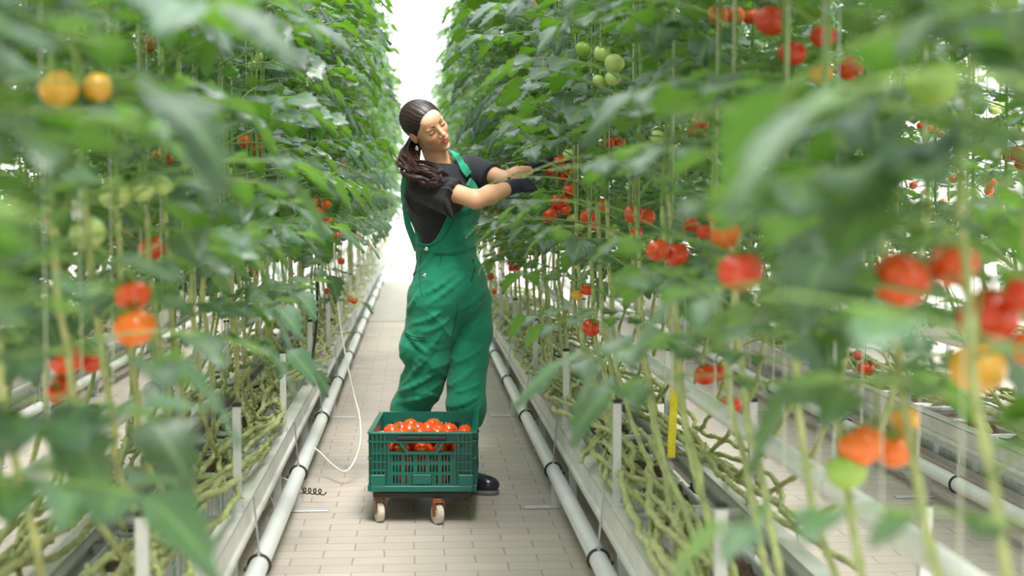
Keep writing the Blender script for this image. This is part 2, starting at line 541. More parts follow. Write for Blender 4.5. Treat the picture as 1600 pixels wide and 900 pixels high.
def make_box(y_len=0.40):
    root = empty('planting_box')
    w, h, t = 0.19, 0.17, 0.006
    mb = MB()
    mb.box((0, 0, t / 2), (w, y_len, t))
    for s in (-1, 1):
        mb.box((s * (w / 2 - t / 2), 0, h / 2), (t, y_len, h), bevel=0.002)
        mb.box((0, s * (y_len / 2 - t / 2), h / 2), (w - 2 * t, t, h), bevel=0.002)
        mb.box((s * w / 2, 0, h - 0.006), (0.014, y_len + 0.012, 0.012), bevel=0.003)
        mb.box((0, s * y_len / 2, h - 0.006), (w, 0.014, 0.012), bevel=0.003)
        for k in (-0.13, -0.045, 0.045, 0.13):
            mb.box((s * (w / 2 + 0.002), k, h / 2 - 0.005), (0.006, 0.012, h - 0.02), bevel=0.002)
        for k in (-0.05, 0.05): mb.box((k, s * (y_len / 2 + 0.002), h / 2 - 0.005), (0.010, 0.006, h - 0.02), bevel=0.002)
    mb.build('box_body', M['whiteplastic'], root)
    for s in (-1, 1):
        mb = MB()
        mb.box((s * (w / 2 + 0.0055), 0.085, 0.085), (0.001, 0.062, 0.072), mi=0)
        for q in range(5): mb.box((s * (w / 2 + 0.0062), 0.085, 0.106 - q * 0.011), (0.001, 0.046 - 0.006 * (q % 3), 0.005), mi=1)
        mb.build('printed_label', [M['labelpale'], M['labelgreen']], root)
    mb = MB()
    vs = []; fs = []; nx, ny = 8, 16
    for j in range(ny + 1):
        for i in range(nx + 1):
            x = (i / nx - .5) * (w - 2 * t); y = (j / ny - .5) * (y_len - 2 * t)
            vs.append((x, y, 0.145 + 0.035 * mnoise.noise(Vector((x * 18, y * 18, 3.1))) + (0.03 if (i in range(2, 7) and j % 8 in (3, 4, 5)) else 0)))
    for j in range(ny):
        for i in range(nx): a = j * (nx + 1) + i; fs.append((a, a + 1, a + nx + 2, a + nx + 1))
    mb.add(vs, fs); mb.build('coir_filling', M['coir'], root, smooth=True)
    return root


box0 = make_box(); used0 = False
for row, y0, y1 in (('R1', 3.4, 14), ('L1', 3.6, 14), ('R2', 5.2, 15), ('L2', 7.4, 14)):
    y = y0
    while y < y1:
        b = box0 if not used0 else copy_tree(box0)
        used0 = True
        b.location = (ROWS[row], y, 0.09)
        tag(b, 'white plastic planting box with green printed label, low in the ' + ROWNAME[row], 'planting box', 'white planting boxes in the ' + ROWNAME[row])
        y += 0.47

# ------------------------------------------------------------------ tomato plants
def leaflet_template(seed, lobes=3):
    """leaf blade 1 long along +y, about 0.62 wide; returns verts, quads, uv, """
    r = np.random.default_rng(seed)
    ns = 11
    T = np.linspace(0, 1, ns)
    vs = []; uv = []
    fold = r.uniform(0.10, 0.32); droop = r.uniform(0.05, 0.32); twist = r.uniform(-.25, .25)
    lob = r.uniform(0.10, 0.22)
    for i, t in enumerate(T):
        w = 0.40 * (math.sin(math.pi * min(1, t ** 0.70)) ** 0.72) * (1.10 - 0.38 * t)
        if i in (0,): w = 0.02
        if i == ns - 1: w = 0.004
        saw = 1 + lob * (1 if i % 2 else -0.75) if 0 < i < ns - 1 else 1
        for u in (-1, -0.5, 0, 0.5, 1):
            wu = w * (saw if abs(u) == 1 else 1)
            x = u * wu
            y = t + (0.05 * abs(u) * (1 if i % 2 else -0.3) if 0 < i < ns - 1 else 0) - 0.06 * abs(u)
            z = fold * abs(x) * 1.2 - droop * t * t * 0.9 + 0.018 * math.sin(9 * t + 3 * u + seed) * abs(u) - 0.08 * abs(u) ** 2 * (0.4 + t) + twist * x * t
            vs.append((x, y, z)); uv.append((u, t))
    fs = []
    for i in range(ns - 1):
        for k in range(4):
            a = i * 5 + k
            fs.append((a, a + 1, a + 6, a + 5))
    return np.array(vs), np.array(fs), np.array(uv)


LT = [leaflet_template(s) for s in range(6)]


class LeafMB:
    def __init__(self): self.v = []; self.f = []; self.uv = []; self.tone = []; self.n = 0; self.mi = []; self.sm = MB()

    def leaflet(self, origin, fwd, up, size, r, wid=1.0):
        v, f, uv = LT[r.integers(len(LT))]
        fwd = fwd / (np.linalg.norm(fwd) + 1e-9)
        x = np.cross(fwd, up); x /= np.linalg.norm(x) + 1e-9
        z = np.cross(x, fwd)
        R = np.stack([x * wid, fwd, z], 0) * size
        self.v.append(v @ R + origin); self.f.append(f + self.n); self.n += len(v)
        self.uv.append(uv); self.tone.append(np.full(len(v), r.uniform(0, 1)))

    def compound(self, base, az, length, r, elev=0.35, size=1.0, droop=1.0):
        """one pinnate leaf: curved rachis with stalked leaflets"""
        d = np.array([math.cos(az), math.sin(az), 0.0])
        n = 9
        pts = [np.array(base, float)]
        e = elev
        for i in range(n):
            pts.append(pts[-1] + (d * math.cos(e) + np.array([0, 0, math.sin(e)])) * length / n)
            e -= droop * (0.045 + 0.075 * i / n)
        pts = np.array(pts)
        self.sm.tube(pts, np.linspace(0.0030, 0.0012, len(pts)) * size, 5, cap=False)
        side = np.cross(d, [0, 0, 1.0])
        S = 0.086 * size
        for k, (i, sc) in enumerate(((2, .62), (4, .88), (6, 1.0), (8, .88))):
            tdir = pts[min(i + 1, n)] - pts[i - 1]; tdir /= np.linalg.norm(tdir)
            upv = np.cross(side, tdir); upv = upv if upv[2] > 0 else -upv
            for s in (-1, 1):
                f = tdir * r.uniform(.25, .7) + s * side + np.array([0, 0, r.uniform(-.30, .25)])
                f /= np.linalg.norm(f)
                st = pts[i] + f * 0.022 * size
                self.sm.tube([pts[i], st], 0.0012 * size, 4, cap=False)
                self.leaflet(st, f, upv + r.normal(0, .28, 3), S * sc * r.uniform(.82, 1.15), r)
            if r.random() < .75:
                s = r.choice([-1, 1]); j = i - 1
                f = tdir * .3 + s * side + np.array([0, 0, r.uniform(-.4, .1)])
                self.leaflet(pts[j], f, upv + r.normal(0, .3, 3), S * r.uniform(.28, .45), r)
        tdir = pts[-1] - pts[-2]
        upv = np.cross(side, tdir / np.linalg.norm(tdir)); upv = upv if upv[2] > 0 else -upv
        self.leaflet(pts[-1], tdir + np.array([0, 0, -.02]), upv + r.normal(0, .2, 3), S * 1.18 * r.uniform(.9, 1.15), r, 1.08)

    def mesh(self, name, keep=None):
        idx = [i for i in range(len(self.v)) if keep is None or keep[i]]
        nl = len(self.v[0])
        V = np.concatenate([self.v[i] for i in idx])
        F = np.concatenate([self.f[i] - i * nl + k * nl for k, i in enumerate(idx)])
        nv = len(V)
        S = self.sm
        SV = np.concatenate(S.v) if S.v else np.zeros((0, 3))
        me = bpy.data.meshes.new(name)
        faces = F.tolist() + [[i + nv for i in f] for f in S.f]
        me.from_pydata(np.concatenate([V, SV]).tolist(), [], faces)
        me.materials.append(M['leaf']); me.materials.append(M['stem'])
        me.polygons.foreach_set('material_index', [0] * len(F) + [1] * len(S.f))
        me.polygons.foreach_set('use_smooth', [True] * len(faces))
        a = me.attributes.new('tone', 'FLOAT', 'POINT')
        a.data.foreach_set('value', np.concatenate([np.concatenate([self.tone[i] for i in idx]), np.zeros(len(SV))]).astype(np.float32))
        uvl = me.uv_layers.new(name='UVMap')
        UV = np.concatenate([np.concatenate([self.uv[i] for i in idx]), np.zeros((len(SV), 2))])
        li = np.zeros(len(me.loops), np.int32); me.loops.foreach_get('vertex_index', li)
        uvl.data.foreach_set('uv', UV[li].astype(np.float32).ravel())
        me.update()
        return me


def knotty(pts, r0, r1, r, n=60, node=0.075):
    """bare knotted stem along pts"""
    P = spline(pts, n)
    seg = np.linalg.norm(np.diff(P, axis=0), axis=1); s = np.concatenate([[0], np.cumsum(seg)])
    rad = r0 + (r1 - r0) * s / s[-1]
    ph = (s / node) % 1.0
    rad = rad * (1 + 0.42 * np.exp(-((ph - .5) / .13) ** 2))
    w = np.array([[mnoise.noise(Vector((a * 7, r0 * 900 + 5 * k, 0))) for k in range(3)] for a in s]) * 0.011
    return P + w, rad, s


def plant_meshes(seed, height, zlow, lean):
    r = np.random.default_rng(seed)
    # stem: lies in the row, rises, then follows the string
    lm = LeafMB()
    L0 = lean
    low = [(r.uniform(-.12, .12), -2.3 * L0, 0.345 + r.uniform(0, .05)), (r.uniform(-.10, .10), -1.5 * L0, 0.36 + r.uniform(0, .07)),
           (r.uniform(-.05, .05), -0.85 * L0, 0.42), (0.01, -.42 * L0, 0.62), (0, -.16 * L0, 0.90), (0, 0, 1.25)]
    P, rad, s = knotty(low, 0.0082, 0.0062, r, 90)
    mb = MB(); mb.tube(P, rad, 8)
    for i in range(5, 88, 6):            # leaf scars
        a = r.uniform(0, 6.28); d = np.array([math.cos(a), 0.2, math.sin(a)])
        mb.tube([P[i], P[i] + d * rad[i] * 2.0], [rad[i] * .55, rad[i] * .35], 5)
    bare = mb.mesh('bare_stem', M['barestem'], True)
    top = [(0, 0, 1.24), (r.uniform(-.03, .03), r.uniform(-.03, .03), 1.24 + (height - 1.24) * .35), (r.uniform(-.03, .03), r.uniform(-.03, .03), 1.24 + (height - 1.24) * .7), (0, 0, height)]
    P2 = spline(top, 40); rr = np.linspace(.0062, .0038, 40)
    mb = MB(); mb.tube(P2, rr, 7)
    green = mb.mesh('green_stem', M['stem'], True)
    mb = MB(); mb.tube([(0.012, 0, 0.75), (0.010, 0, 1.6), (0.012, 0, height + .9)], 0.0014, 5)
    string = mb.mesh('support_string', M['string'])
    z = zlow; az = r.uniform(0, 6.28)
    while z < height:
        t = (z - zlow) / (height - zlow)
        zz = max(z, .8)
        base = (0, 0, zz) if zz > 1.2 else (0, -.16 * L0 * (1.25 - zz) / .35, zz)
        lm.compound(base, az + r.normal(0, .25), r.uniform(.30, .43) * (1 if t < .85 else .7), r, elev=r.uniform(.05, .6), size=r.uniform(.88, 1.16), droop=r.uniform(.7, 1.5))
        az += 2.4; z += r.uniform(.060, .090)
    for k in range(3):                     # shoot tip
        lm.compound((0, 0, height), r.uniform(0, 6.28), .15, r, elev=1.0, size=.5, droop=.6)
    low2 = [(r.uniform(-.13, .13), -2.7 * L0, 0.35 + r.uniform(0, .07)), (r.uniform(-.12, .12), -1.9 * L0, 0.37 + r.uniform(0, .09)), (r.uniform(-.12, .12), -1.2 * L0, 0.36 + r.uniform(0, .09)),
            (r.uniform(-.1, .1), -0.5 * L0, 0.35 + r.uniform(0, .06))]
    P, rad, s = knotty(low2, 0.0088, 0.0078, r, 90)
    mb = MB(); mb.tube(P, rad, 8)
    for i in range(5, 88, 6):
        a = r.uniform(0, 6.28); d = np.array([math.cos(a), 0.2, math.sin(a)])
        mb.tube([P[i], P[i] + d * rad[i] * 2.0], [rad[i] * .55, rad[i] * .35], 5)
    lying = mb.mesh('lying_stem', M['lying'], True)
    return dict(lying=lying, bare=bare, green=green, string=string, foliage=lm.mesh('foliage'), lm=lm)


VAR_LOW = [plant_meshes(100 + k, 2.45, 0.93 + 0.05 * (k % 3), 1.0 if k % 2 else .85) for k in range(7)]
VAR_TALL = [plant_meshes(200 + k, 3.5, 0.95 + 0.05 * (k % 3), .95) for k in range(6)]

# fruit
def tomato_mesh(matname):
    mb = MB(); seg = 20; prof = []
    for i in range(15):
        t = i / 14; a = math.pi * t
        rr = math.sin(a) ** 0.93; zz = -math.cos(a) * 0.86
        if t > .82: zz -= 0.20 * ((t - .82) / .18) ** 1.5
        prof.append((max(rr, 0.0001), zz))
    mb.lathe(prof, seg)
    v = mb.v[0]; ang = np.arctan2(v[:, 1], v[:, 0])
    v[:, :2] *= (1 + 0.018 * np.cos(5 * ang))[:, None]
    return mb.mesh('tomato', M[matname], True)


TOM = {k: tomato_mesh(k) for k in ('red', 'orange_red', 'orange', 'yellow', 'green', 'pale')}
mb = MB()
for k in range(5):
    a = k * 2 * math.pi / 5 + .2
    c, s_ = math.cos(a), math.sin(a); p = np.array([-s_, c, 0]); d = np.array([c, s_, 0])
    pts = [d * .02 + [0, 0, .70], d * .34 + [0, 0, .80], d * .66 + [0, 0, .92]]
    w = [.07, .10, .01]
    vs = []
    for q, ww in zip(pts, w): vs += [q - p * ww, q + p * ww]
    vs = vs + [q + np.array([0, 0, -.03]) for q in vs]
    mb.add(vs, [(0, 1, 3, 2), (2, 3, 5, 4), (6, 8, 9, 7), (8, 10, 11, 9), (0, 2, 8, 6), (2, 4, 10, 8), (1, 7, 9, 3), (3, 9, 11, 5)])
mb.tube([(0, 0, .62), (0.03, 0, .85), (.06, .02, 1.15)], [.07, .055, .06], 6)
CALYX = mb.mesh('calyx', M['calyx'], False)


def add_tomato(parent, loc, rad, color, calyx=True, tilt=0.5, name='tomato', r=random):
    o = link(name, TOM[color], parent, loc)
    o.scale = (rad, rad, rad)
    o.rotation_euler = (r.uniform(-tilt, tilt), r.uniform(-tilt, tilt), r.uniform(0, 6.28))
    if calyx: link('calyx', CALYX, o)
    return o


def truss(parent, anchor, spots):
    """spots in the plant's own frame: (x,y,z,rad,color). One stalk with a short pedicel to each fruit."""
    a = np.array(anchor, float)
    C = np.array([s[:3] for s in spots]); top = C.mean(0) + [0, 0, spots[0][3] * 1.6]
    mb = MB(); P = spline([a, (a + top) / 2 + [0, 0, .02], top, C.mean(0) + [0, 0, -.005]], 14); mb.tube(P, np.linspace(.0034, .0022, 14), 6)
    for (x, y, z, rad, c) in spots:
        e = np.array([x, y, z + rad * .75]); st = P[10]
        mb.tube(spline([st, (st + e) / 2 + [0, 0, rad * .35], e], 6), .0018, 5)
    mb.build('truss_stalk', M['stem'], parent, smooth=True)
    for (x, y, z, rad, c) in spots:
        add_tomato(parent, (x, y, z), rad, c)


PLANTS = []          # dict(root, row, x, y, s)


def plant(row, x, y, tall, flip, phase):
    V = (VAR_TALL if tall else VAR_LOW)
    v = V[rng.integers(len(V))]
    root = empty('tomato_plant', (x, y, 0), (math.pi if flip else 0) + rng.normal(0, .012))
    link('bare_stem', v['bare'], root)
    if y < 15: link('lying_stem', V[rng.integers(len(V))]['lying'], root)
    link('stem', v['green'], root); fo = link('foliage', v['foliage'], root)
    link('support_string', v['string'], root)
    PLANTS.append(dict(root=root, row=row, x=x, y=y, flip=flip, labelled=False, lm=v['lm'], fo=fo))
    return root


def frange(a, b, s):
    while a < b:
        yield a; a += s


for y in frange(1.15, 9, .31): plant('R1', 0.665 + rng.uniform(-.02, .02), y + rng.uniform(-.05, .05), y > 6.5, False, 0)
for y in frange(9, 20, .42): plant('R1', 0.66 + rng.uniform(-.02, .02), y, True, False, 0)
for y in frange(20, 34, .75): plant('R1', 0.66 + rng.uniform(-.02, .02), y, True, False, 0)
for y in frange(2.75, 12, .40): plant('R1', 1.02 + rng.uniform(-.02, .02), y + rng.uniform(-.05, .05), y > 7, True, 0)
for y in frange(1.15, 9, .31): plant('L1', -0.615 + rng.uniform(-.02, .02), y + rng.uniform(-.05, .05), y > 6.5, True, 0)
for y in frange(9, 20, .42): plant('L1', -0.62 + rng.uniform(-.02, .02), y, True, True, 0)
for y in frange(20, 34, .75): plant('L1', -0.62 + rng.uniform(-.02, .02), y, True, True, 0)
for y in frange(2.75, 12, .40): plant('L1', -0.97 + rng.uniform(-.02, .02), y + rng.uniform(-.05, .05), y > 7, False, 0)
for y in frange(5.4, 17, .42): plant('R2', 2.28 + rng.uniform(-.03, .03), y, True, False, 0)
for y in frange(7, 14, .8): plant('R2', 2.64, y, True, True, 0)
for y in frange(7.6, 20, .48): plant('L2', -2.18 + rng.uniform(-.03, .03), y, True, True, 0)
for y in frange(9, 15, .8): plant('L2', -2.54, y, True, False, 0)
for y in frange(1.2, 5.4, .5): plant('R2', 2.28, y, True, False, 0); plant('R2', 2.64, y, True, True, 0)  # out-of-view plants added to shade the outer aisle floors, next two lines too
for y in frange(1.2, 7.6, .55): plant('L2', -2.18, y, True, True, 0); plant('L2', -2.54, y, True, False, 0)
for y in frange(3, 10, .8): plant('R3', 3.9, y, True, False, 0); plant('L3', -3.8, y + 2, True, True, 0)
for y in frange(10, 20, .7): plant('R3', 3.9, y, True, False, 0)
for y in frange(14, 23, .8): plant('L3', -3.8, y, True, True, 0)

# trusses that can be made out one by one in the photograph: (row, distance, description, fruits in pixels)
CL = [
 ('R1', 1.85, 'with big blurred red and orange truss', [(1408, 437, 47, 'orange_red'), (1490, 412, 41, 'orange_red'), (1545, 495, 52, 'red'), (1607, 455, 36, 'red'), (1527, 575, 46, 'yellow'), (1610, 545, 34, 'orange')]),
 ('R1', 2.25, 'with one large glossy red tomato alone', [(1157, 424, 36, 'red')]),
 ('R1', 2.2, 'with low orange truss and one green tomato', [(1345, 697, 37, 'orange'), (1397, 700, 34, 'orange'), (1414, 655, 24, 'yellow'), (1322, 737, 33, 'green')]),
 ('R1', 1.95, 'with one large blurred green tomato high up', [(1458, 130, 42, 'green')]),
 ('R1', 3.0, 'with red truss at the picture top edge', [(1205, 32, 27, 'red'), (1238, 83, 23, 'red'), (1328, 108, 21, 'orange_red'), (1287, 56, 21, 'red'), (1282, 115, 20, 'yellow')]),
 ('R1', 3.7, 'with three small orange tomatoes beside topmost red truss', [(1122, 22, 17, 'orange'), (1150, 24, 15, 'orange'), (1173, 26, 14, 'orange_red')]),
 ('R1', 3.6, 'with two touching red tomatoes, blurred, mid height', [(1028, 391, 19, 'orange_red'), (1057, 397, 21, 'red'), (1078, 350, 14, 'red'), (1100, 362, 13, 'red')]),
 ('R1', 4.5, 'with orange-red truss left of the touching pair', [(990, 334, 16, 'red'), (1010, 338, 15, 'orange_red'), (994, 363, 11, 'red')]),
 ('R1', 4.9, 'with high truss of yellow-green unripe tomatoes', [(960, 99, 16, 'pale'), (941, 83, 14, 'pale'), (911, 77, 13, 'green'), (958, 122, 13, 'pale'), (935, 126, 10, 'pale')]),
 ('R1', 3.9, 'with low pair of red tomatoes above the grow pipe', [(1103, 585, 19, 'red'), (1122, 582, 15, 'red'), (1140, 634, 20, 'red')]),
 ('R1', 5.2, 'with single sharp red tomato hanging below the leaves', [(924, 512, 15, 'red')]),
 ('R1', 5.5, 'with one pink-red and one yellow tomato side by side', [(918, 452, 11, 'red'), (902, 461, 10, 'yellow')]),
 ('R1', 6.0, 'with three round red tomatoes below gloved hands', [(860, 337, 13, 'red'), (875, 316, 15, 'red'), (890, 298, 12, 'orange_red'), (884, 328, 9, 'orange_red'), (893, 340, 8, 'pale')]),
 ('R1', 5.65, 'with orange truss beside the three round red tomatoes', [(920, 337, 15, 'orange_red'), (941, 322, 12, 'orange'), (928, 350, 12, 'orange_red'), (905, 354, 8, 'green')]),
 ('R1', 5.3, 'with yellow-green tomato under the orange truss', [(957, 360, 11, 'pale')]),
 ('R1', 6.35, 'whose red truss the gloved hands are picking', [(860, 268, 8, 'red'), (874, 252, 11, 'orange_red'), (884, 264, 10, 'red'), (896, 272, 10, 'red'), (879, 276, 9, 'red'), (899, 257, 9, 'red')]),
 ('R1', 5.9, 'with two orange tomatoes right of and above the hands', [(952, 222, 9, 'orange_red'), (968, 222, 10, 'orange_red'), (888, 240, 9, 'pale')]),
 ('R1', 4.4, 'with pale green and small orange tomatoes at head height', [(1096, 195, 12, 'orange_red'), (1083, 203, 10, 'orange'), (1028, 214, 13, 'pale')]),
 ('R1', 11.0, 'with small red tomato just beyond the person', [(766, 432, 7, 'red'), (772, 456, 5, 'orange_red')]),
 ('R1', 9.0, 'with low cluster of tiny red tomatoes right of the person', [(798, 410, 6, 'red'), (808, 418, 6, 'red'), (784, 392, 6, 'orange'), (799, 420, 5, 'red')]),
 ('R2', 7.0, 'with low sharp pair of red tomatoes', [(1353, 577, 14, 'red'), (1341, 555, 9, 'red'), (1362, 570, 8, 'orange_red')]),
 ('R2', 5.6, 'with red and orange truss cut by the picture edge', [(1588, 240, 14, 'red'), (1597, 256, 12, 'orange_red'), (1575, 246, 9, 'red')]),
 ('R2', 7.6, 'with four small orange tomatoes in a line', [(1440, 197, 8, 'orange_red'), (1450, 200, 8, 'orange_red'), (1461, 205, 7, 'orange'), (1470, 210, 7, 'yellow')]),
 ('R2', 7.2, 'with pale green tomato on the far right', [(1554, 171, 10, 'pale'), (1565, 167, 7, 'green')]),
 ('R2', 7.9, 'with small red tomato at mid height', [(1427, 290, 7, 'red'), (1447, 300, 6, 'orange_red'), (1490, 280, 8, 'red'), (1500, 277, 7, 'red')]),
 ('R2', 6.4, 'with orange tomatoes low at the far right', [(1549, 286, 9, 'orange_red'), (1545, 298, 8, 'orange'), (1508, 392, 6, 'orange')]),
 ('L1', 3.75, 'with single orange-red tomato hanging clear', [(237, 388, 21, 'orange_red')]),
 ('L1', 2.5, 'with two large orange tomatoes, one above the other', [(210, 512, 33, 'orange'), (207, 461, 28, 'orange_red')]),
 ('L1', 2.9, 'with low blurred orange and red truss', [(103, 562, 27, 'orange_red'), (143, 567, 17, 'red'), (100, 602, 20, 'red'), (86, 615, 16, 'red')]),
 ('L1', 3.1, 'with three pale green tomatoes in a row', [(178, 305, 24, 'pale'), (220, 297, 21, 'pale'), (253, 290, 17, 'pale')]),
 ('L1', 2.75, 'with single green tomato, strongly blurred', [(137, 365, 28, 'pale')]),
 ('L1', 2.35, 'with yellow-orange blurred tomatoes high up', [(92, 140, 30, 'yellow'), (152, 137, 24, 'yellow')]),
 ('L1', 5.5, 'with orange and green tomato near the top edge', [(231, 70, 13, 'orange_red'), (219, 70, 10, 'pale')]),
 ('L1', 6.2, 'with bright orange pair at head height', [(383, 221, 12, 'orange'), (401, 232, 10, 'orange'), (408, 215, 6, 'orange_red')]),
 ('L1', 6.6, 'with green pair of tomatoes high up', [(397, 103, 10, 'pale'), (407, 90, 9, 'pale')]),
 ('L1', 5.3, 'with yellow-green pair left of the bright orange pair', [(329, 271, 11, 'pale'), (356, 271, 11, 'green')]),
 ('L1', 8.2, 'with small orange tomatoes deep between leaves', [(510, 320, 8, 'orange'), (515, 345, 6, 'orange'), (527, 368, 6, 'orange_red'), (533, 408, 6, 'red')]),
 ('L1', 9.6, 'with tiny red tomatoes on low side shoot over the aisle', [(548, 468, 5, 'orange_red'), (554, 471, 5, 'red'), (511, 455, 5, 'red')]),
 ('L1', 5.0, 'with small yellow and red fruit between leaves', [(255, 237, 8, 'yellow'), (263, 250, 8, 'red'), (245, 240, 7, 'yellow')]),
]
hand_used = set(); KEYS = []
for (row, d, desc, fruits) in CL:
    pts = [W(px, py, d + 0.035 * ((k * 37) % 3 - 1) * (2.0 / max(2, d / 2))) for k, (px, py, r_, c) in enumerate(fruits)]
    mx = sum(p.x for p in pts) / len(pts)
    cand = [q for q in PLANTS if q['row'] == row and id(q['root']) not in hand_used]
    q = min(cand, key=lambda q: (q['x'] - mx) ** 2 * 1.5 + (q['y'] - d) ** 2)
    hand_used.add(id(q['root'])); q['labelled'] = True
    root = q['root']
    KEYS += [(px, py, r_ * (1.0 if d > 3.2 else 1.15), p.y) for p, (px, py, r_, c) in zip(pts, fruits)]
    inv = (Matrix.Translation(root.location) @ Matrix.Rotation(root.rotation_euler[2], 4, 'Z')).inverted()
    spots = []
    for p, (px, py, r_, c) in zip(pts, fruits):
        l = inv @ p
        spots.append((l.x, l.y, l.z, r_ * d / FPX, c))
    zt = max(s[2] for s in spots)
    truss(root, (0, 0, zt + .10), spots)
    tag(root, {'R1': 'tomato plant right of aisle ', 'L1': 'tomato plant left of aisle ', 'R2': 'tomato plant in second row right '}[row] + desc, 'plant', 'tomato plants of the ' + ROWNAME[row])

# single large leaves that hang out over the aisle close to the viewer
r_ = np.random.default_rng(77); OVERH = []
for (row, px, py, Y, sz) in (('L1', -45, 430, 1.2, 1.25), ('L1', -20, 530, 1.35, 1.3), ('L1', 120, 110, 1.5, 1.2), ('L1', 220, 190, 1.65, 1.15), ('L1', 330, 60, 1.55, 1.2), ('L1', 420, 40, 2.2, 1.1), ('L1', 320, 195, 2.3, 1.1),
                             ('L1', 430, 320, 2.7, 1.15), ('L1', 235, 610, 1.75, 1.15), ('L1', 215, 690, 1.9, 1.1), ('L1', 200, 815, 1.7, 1.15), ('L1', 395, 500, 3.3, 1.1), ('L1', 480, 590, 5.0, 1.0), ('L1', 560, 480, 8.6, 1.0),
                             ('L1', 170, 240, 1.9, 1.1), ('L1', 20, 250, 1.5, 1.2), ('L1', 360, 400, 2.4, 1.1), ('L1', 60, 700, 1.8, 1.2),
                             ('R1', 1090, 235, 1.5, 1.2), ('R1', 1235, 330, 1.45, 1.25), ('R1', 1100, 500, 1.75, 1.2), ('R1', 1255, 140, 1.6, 1.2), ('R1', 965, 470, 2.5, 1.1), ('R1', 900, 590, 2.6, 1.1),
                             ('R1', 965, 640, 2.5, 1.15), ('R1', 1370, 60, 1.7, 1.2), ('R1', 1440, 270, 1.5, 1.25), ('R1', 1010, 170, 2.4, 1.1), ('R1', 1230, 560, 1.9, 1.15), ('R1', 1540, 330, 1.5, 1.2),
                             ('R1', 1180, 480, 2.0, 1.1), ('R1', 1330, 300, 1.8, 1.2), ('R1', 1560, 60, 1.6, 1.2), ('R1', 1280, 640, 1.8, 1.1)):
    t = W(px, py, Y)
    q = min((q for q in PLANTS if q['row'] == row and abs(abs(q['x']) - .64) < .06), key=lambda q: abs(q['y'] - (t.y + .10)))
    root = q['root']
    l = (Matrix.Translation(root.location) @ Matrix.Rotation(root.rotation_euler[2], 4, 'Z')).inverted() @ t
    lm = LeafMB(); dist = math.hypot(l.x, l.y)
    lm.compound((0, 0, l.z + .02), math.atan2(l.y, l.x), dist + .03, r_, elev=.22, size=sz, droop=.75)
    OVERH.append((root, lm, link('overhanging_leaf', lm.mesh('overhanging_leaf'), root)))

# leaves are picked away in front of ripe trusses, as growers do, and where the person works
KEYS += [(1056, 625, 16, 4.6), (1056, 655, 16, 4.6), (1056, 690, 16, 4.6), (1056, 712, 14, 4.6), (960, 99, 22, 4.9)]
KEYS += [(760, 305, 26, 6.0), (790, 285, 20, 6.0), (690, 215, 60, 6.1), (735, 270, 30, 6.0), (828, 262, 9, 6.3), (833, 290, 7, 6.1)]
KA = np.array(KEYS)


def cleared(root, lm):
    c_, s_ = math.cos(root.rotation_euler[2]), math.sin(root.rotation_euler[2])
    C = np.array([v.mean(0) for v in lm.v]); E = np.array([v[::4] for v in lm.v]).transpose(1, 0, 2)
    keep = np.ones(len(C), bool)
    for D in (C, *E):
        X = D[:, 0] * c_ - D[:, 1] * s_ + root.location.x; Yw = D[:, 0] * s_ + D[:, 1] * c_ + root.location.y; Z = D[:, 2] - CAM.z
        cc = np.stack([X, Yw, Z], 1) @ np.array(CAMR)
        dd = np.maximum(-cc[:, 2], .05)
        px = 800 + FPX * cc[:, 0] / dd; py = 450 - FPX * cc[:, 1] / dd
        for (kx, ky, kr, kd) in KA:
            keep &= ~((Yw < kd - .03) & ((px - kx) ** 2 + (py - ky) ** 2 < (kr * 1.1) ** 2))
    return keep


for q in PLANTS:
    if q['y'] > 8 or abs(q['x']) > 2 and q['y'] < 3 or q['row'] not in ('R1', 'L1', 'R2'): continue
    keep = cleared(q['root'], q['lm'])
    if not keep.all(): q['fo'].data = q['lm'].mesh('foliage', keep)
for (root, lm, o) in OVERH:
    keep = cleared(root, lm)
    if not keep.all():
        if keep.sum() < 3: bpy.data.objects.remove(o)
        else: o.data = lm.mesh('overhanging_leaf', keep)

# the other plants carry a ripe low truss and an unripe one higher up
for q in PLANTS:
    far = q['y'] > 12
    if not q['labelled']:
        nt = rng.integers(0, 3) if q['y'] > 6.5 else (1 if rng.random() < .25 else 0)
        for k in range(nt):
            z = rng.uniform(.98, 1.35) if k == 0 else rng.uniform(1.4, 2.3)
            cols = ['red', 'orange_red', 'red', 'orange'] if z < 1.4 else ['pale', 'green', 'pale', 'yellow']
            a = rng.uniform(0, 6.28); c = np.array([.10 * math.cos(a), .10 * math.sin(a), z])
            sp = []
            for i in range(int(rng.integers(2, 5))):
                o_ = np.array([rng.uniform(-.03, .03), rng.uniform(-.03, .03), -.045 * i])
                p = c + o_; sp.append((p[0], p[1], p[2], rng.uniform(.026, .034), cols[int(rng.integers(4))]))
            truss(q['root'], (0, 0, z + .08), sp)
        where = 'near' if q['y'] < 6.5 else ('mid' if q['y'] < 12 else 'far')
        txt = {'near': 'dense leafy tomato plant in the near stretch of the ', 'mid': 'tomato plant level with or past the person in the ',
               'far': 'distant tomato plant towards the white end of the '}[where]
        tag(q['root'], txt + ROWNAME[q['row']], 'plant', 'tomato plants of the %s, %s stretch' % (ROWNAME[q['row']], where))

# ------------------------------------------------------------------ trolley, crate and its tomatoes
CR = Vector((0.020, 5.545, 0.0)); CROT = math.radians(-3.5)      # middle of the crate's near end on the floor, turn
CL_, CW, CH, CZ = 0.52, 0.395, 0.232, 0.128                  # length, width, height, height of its underside


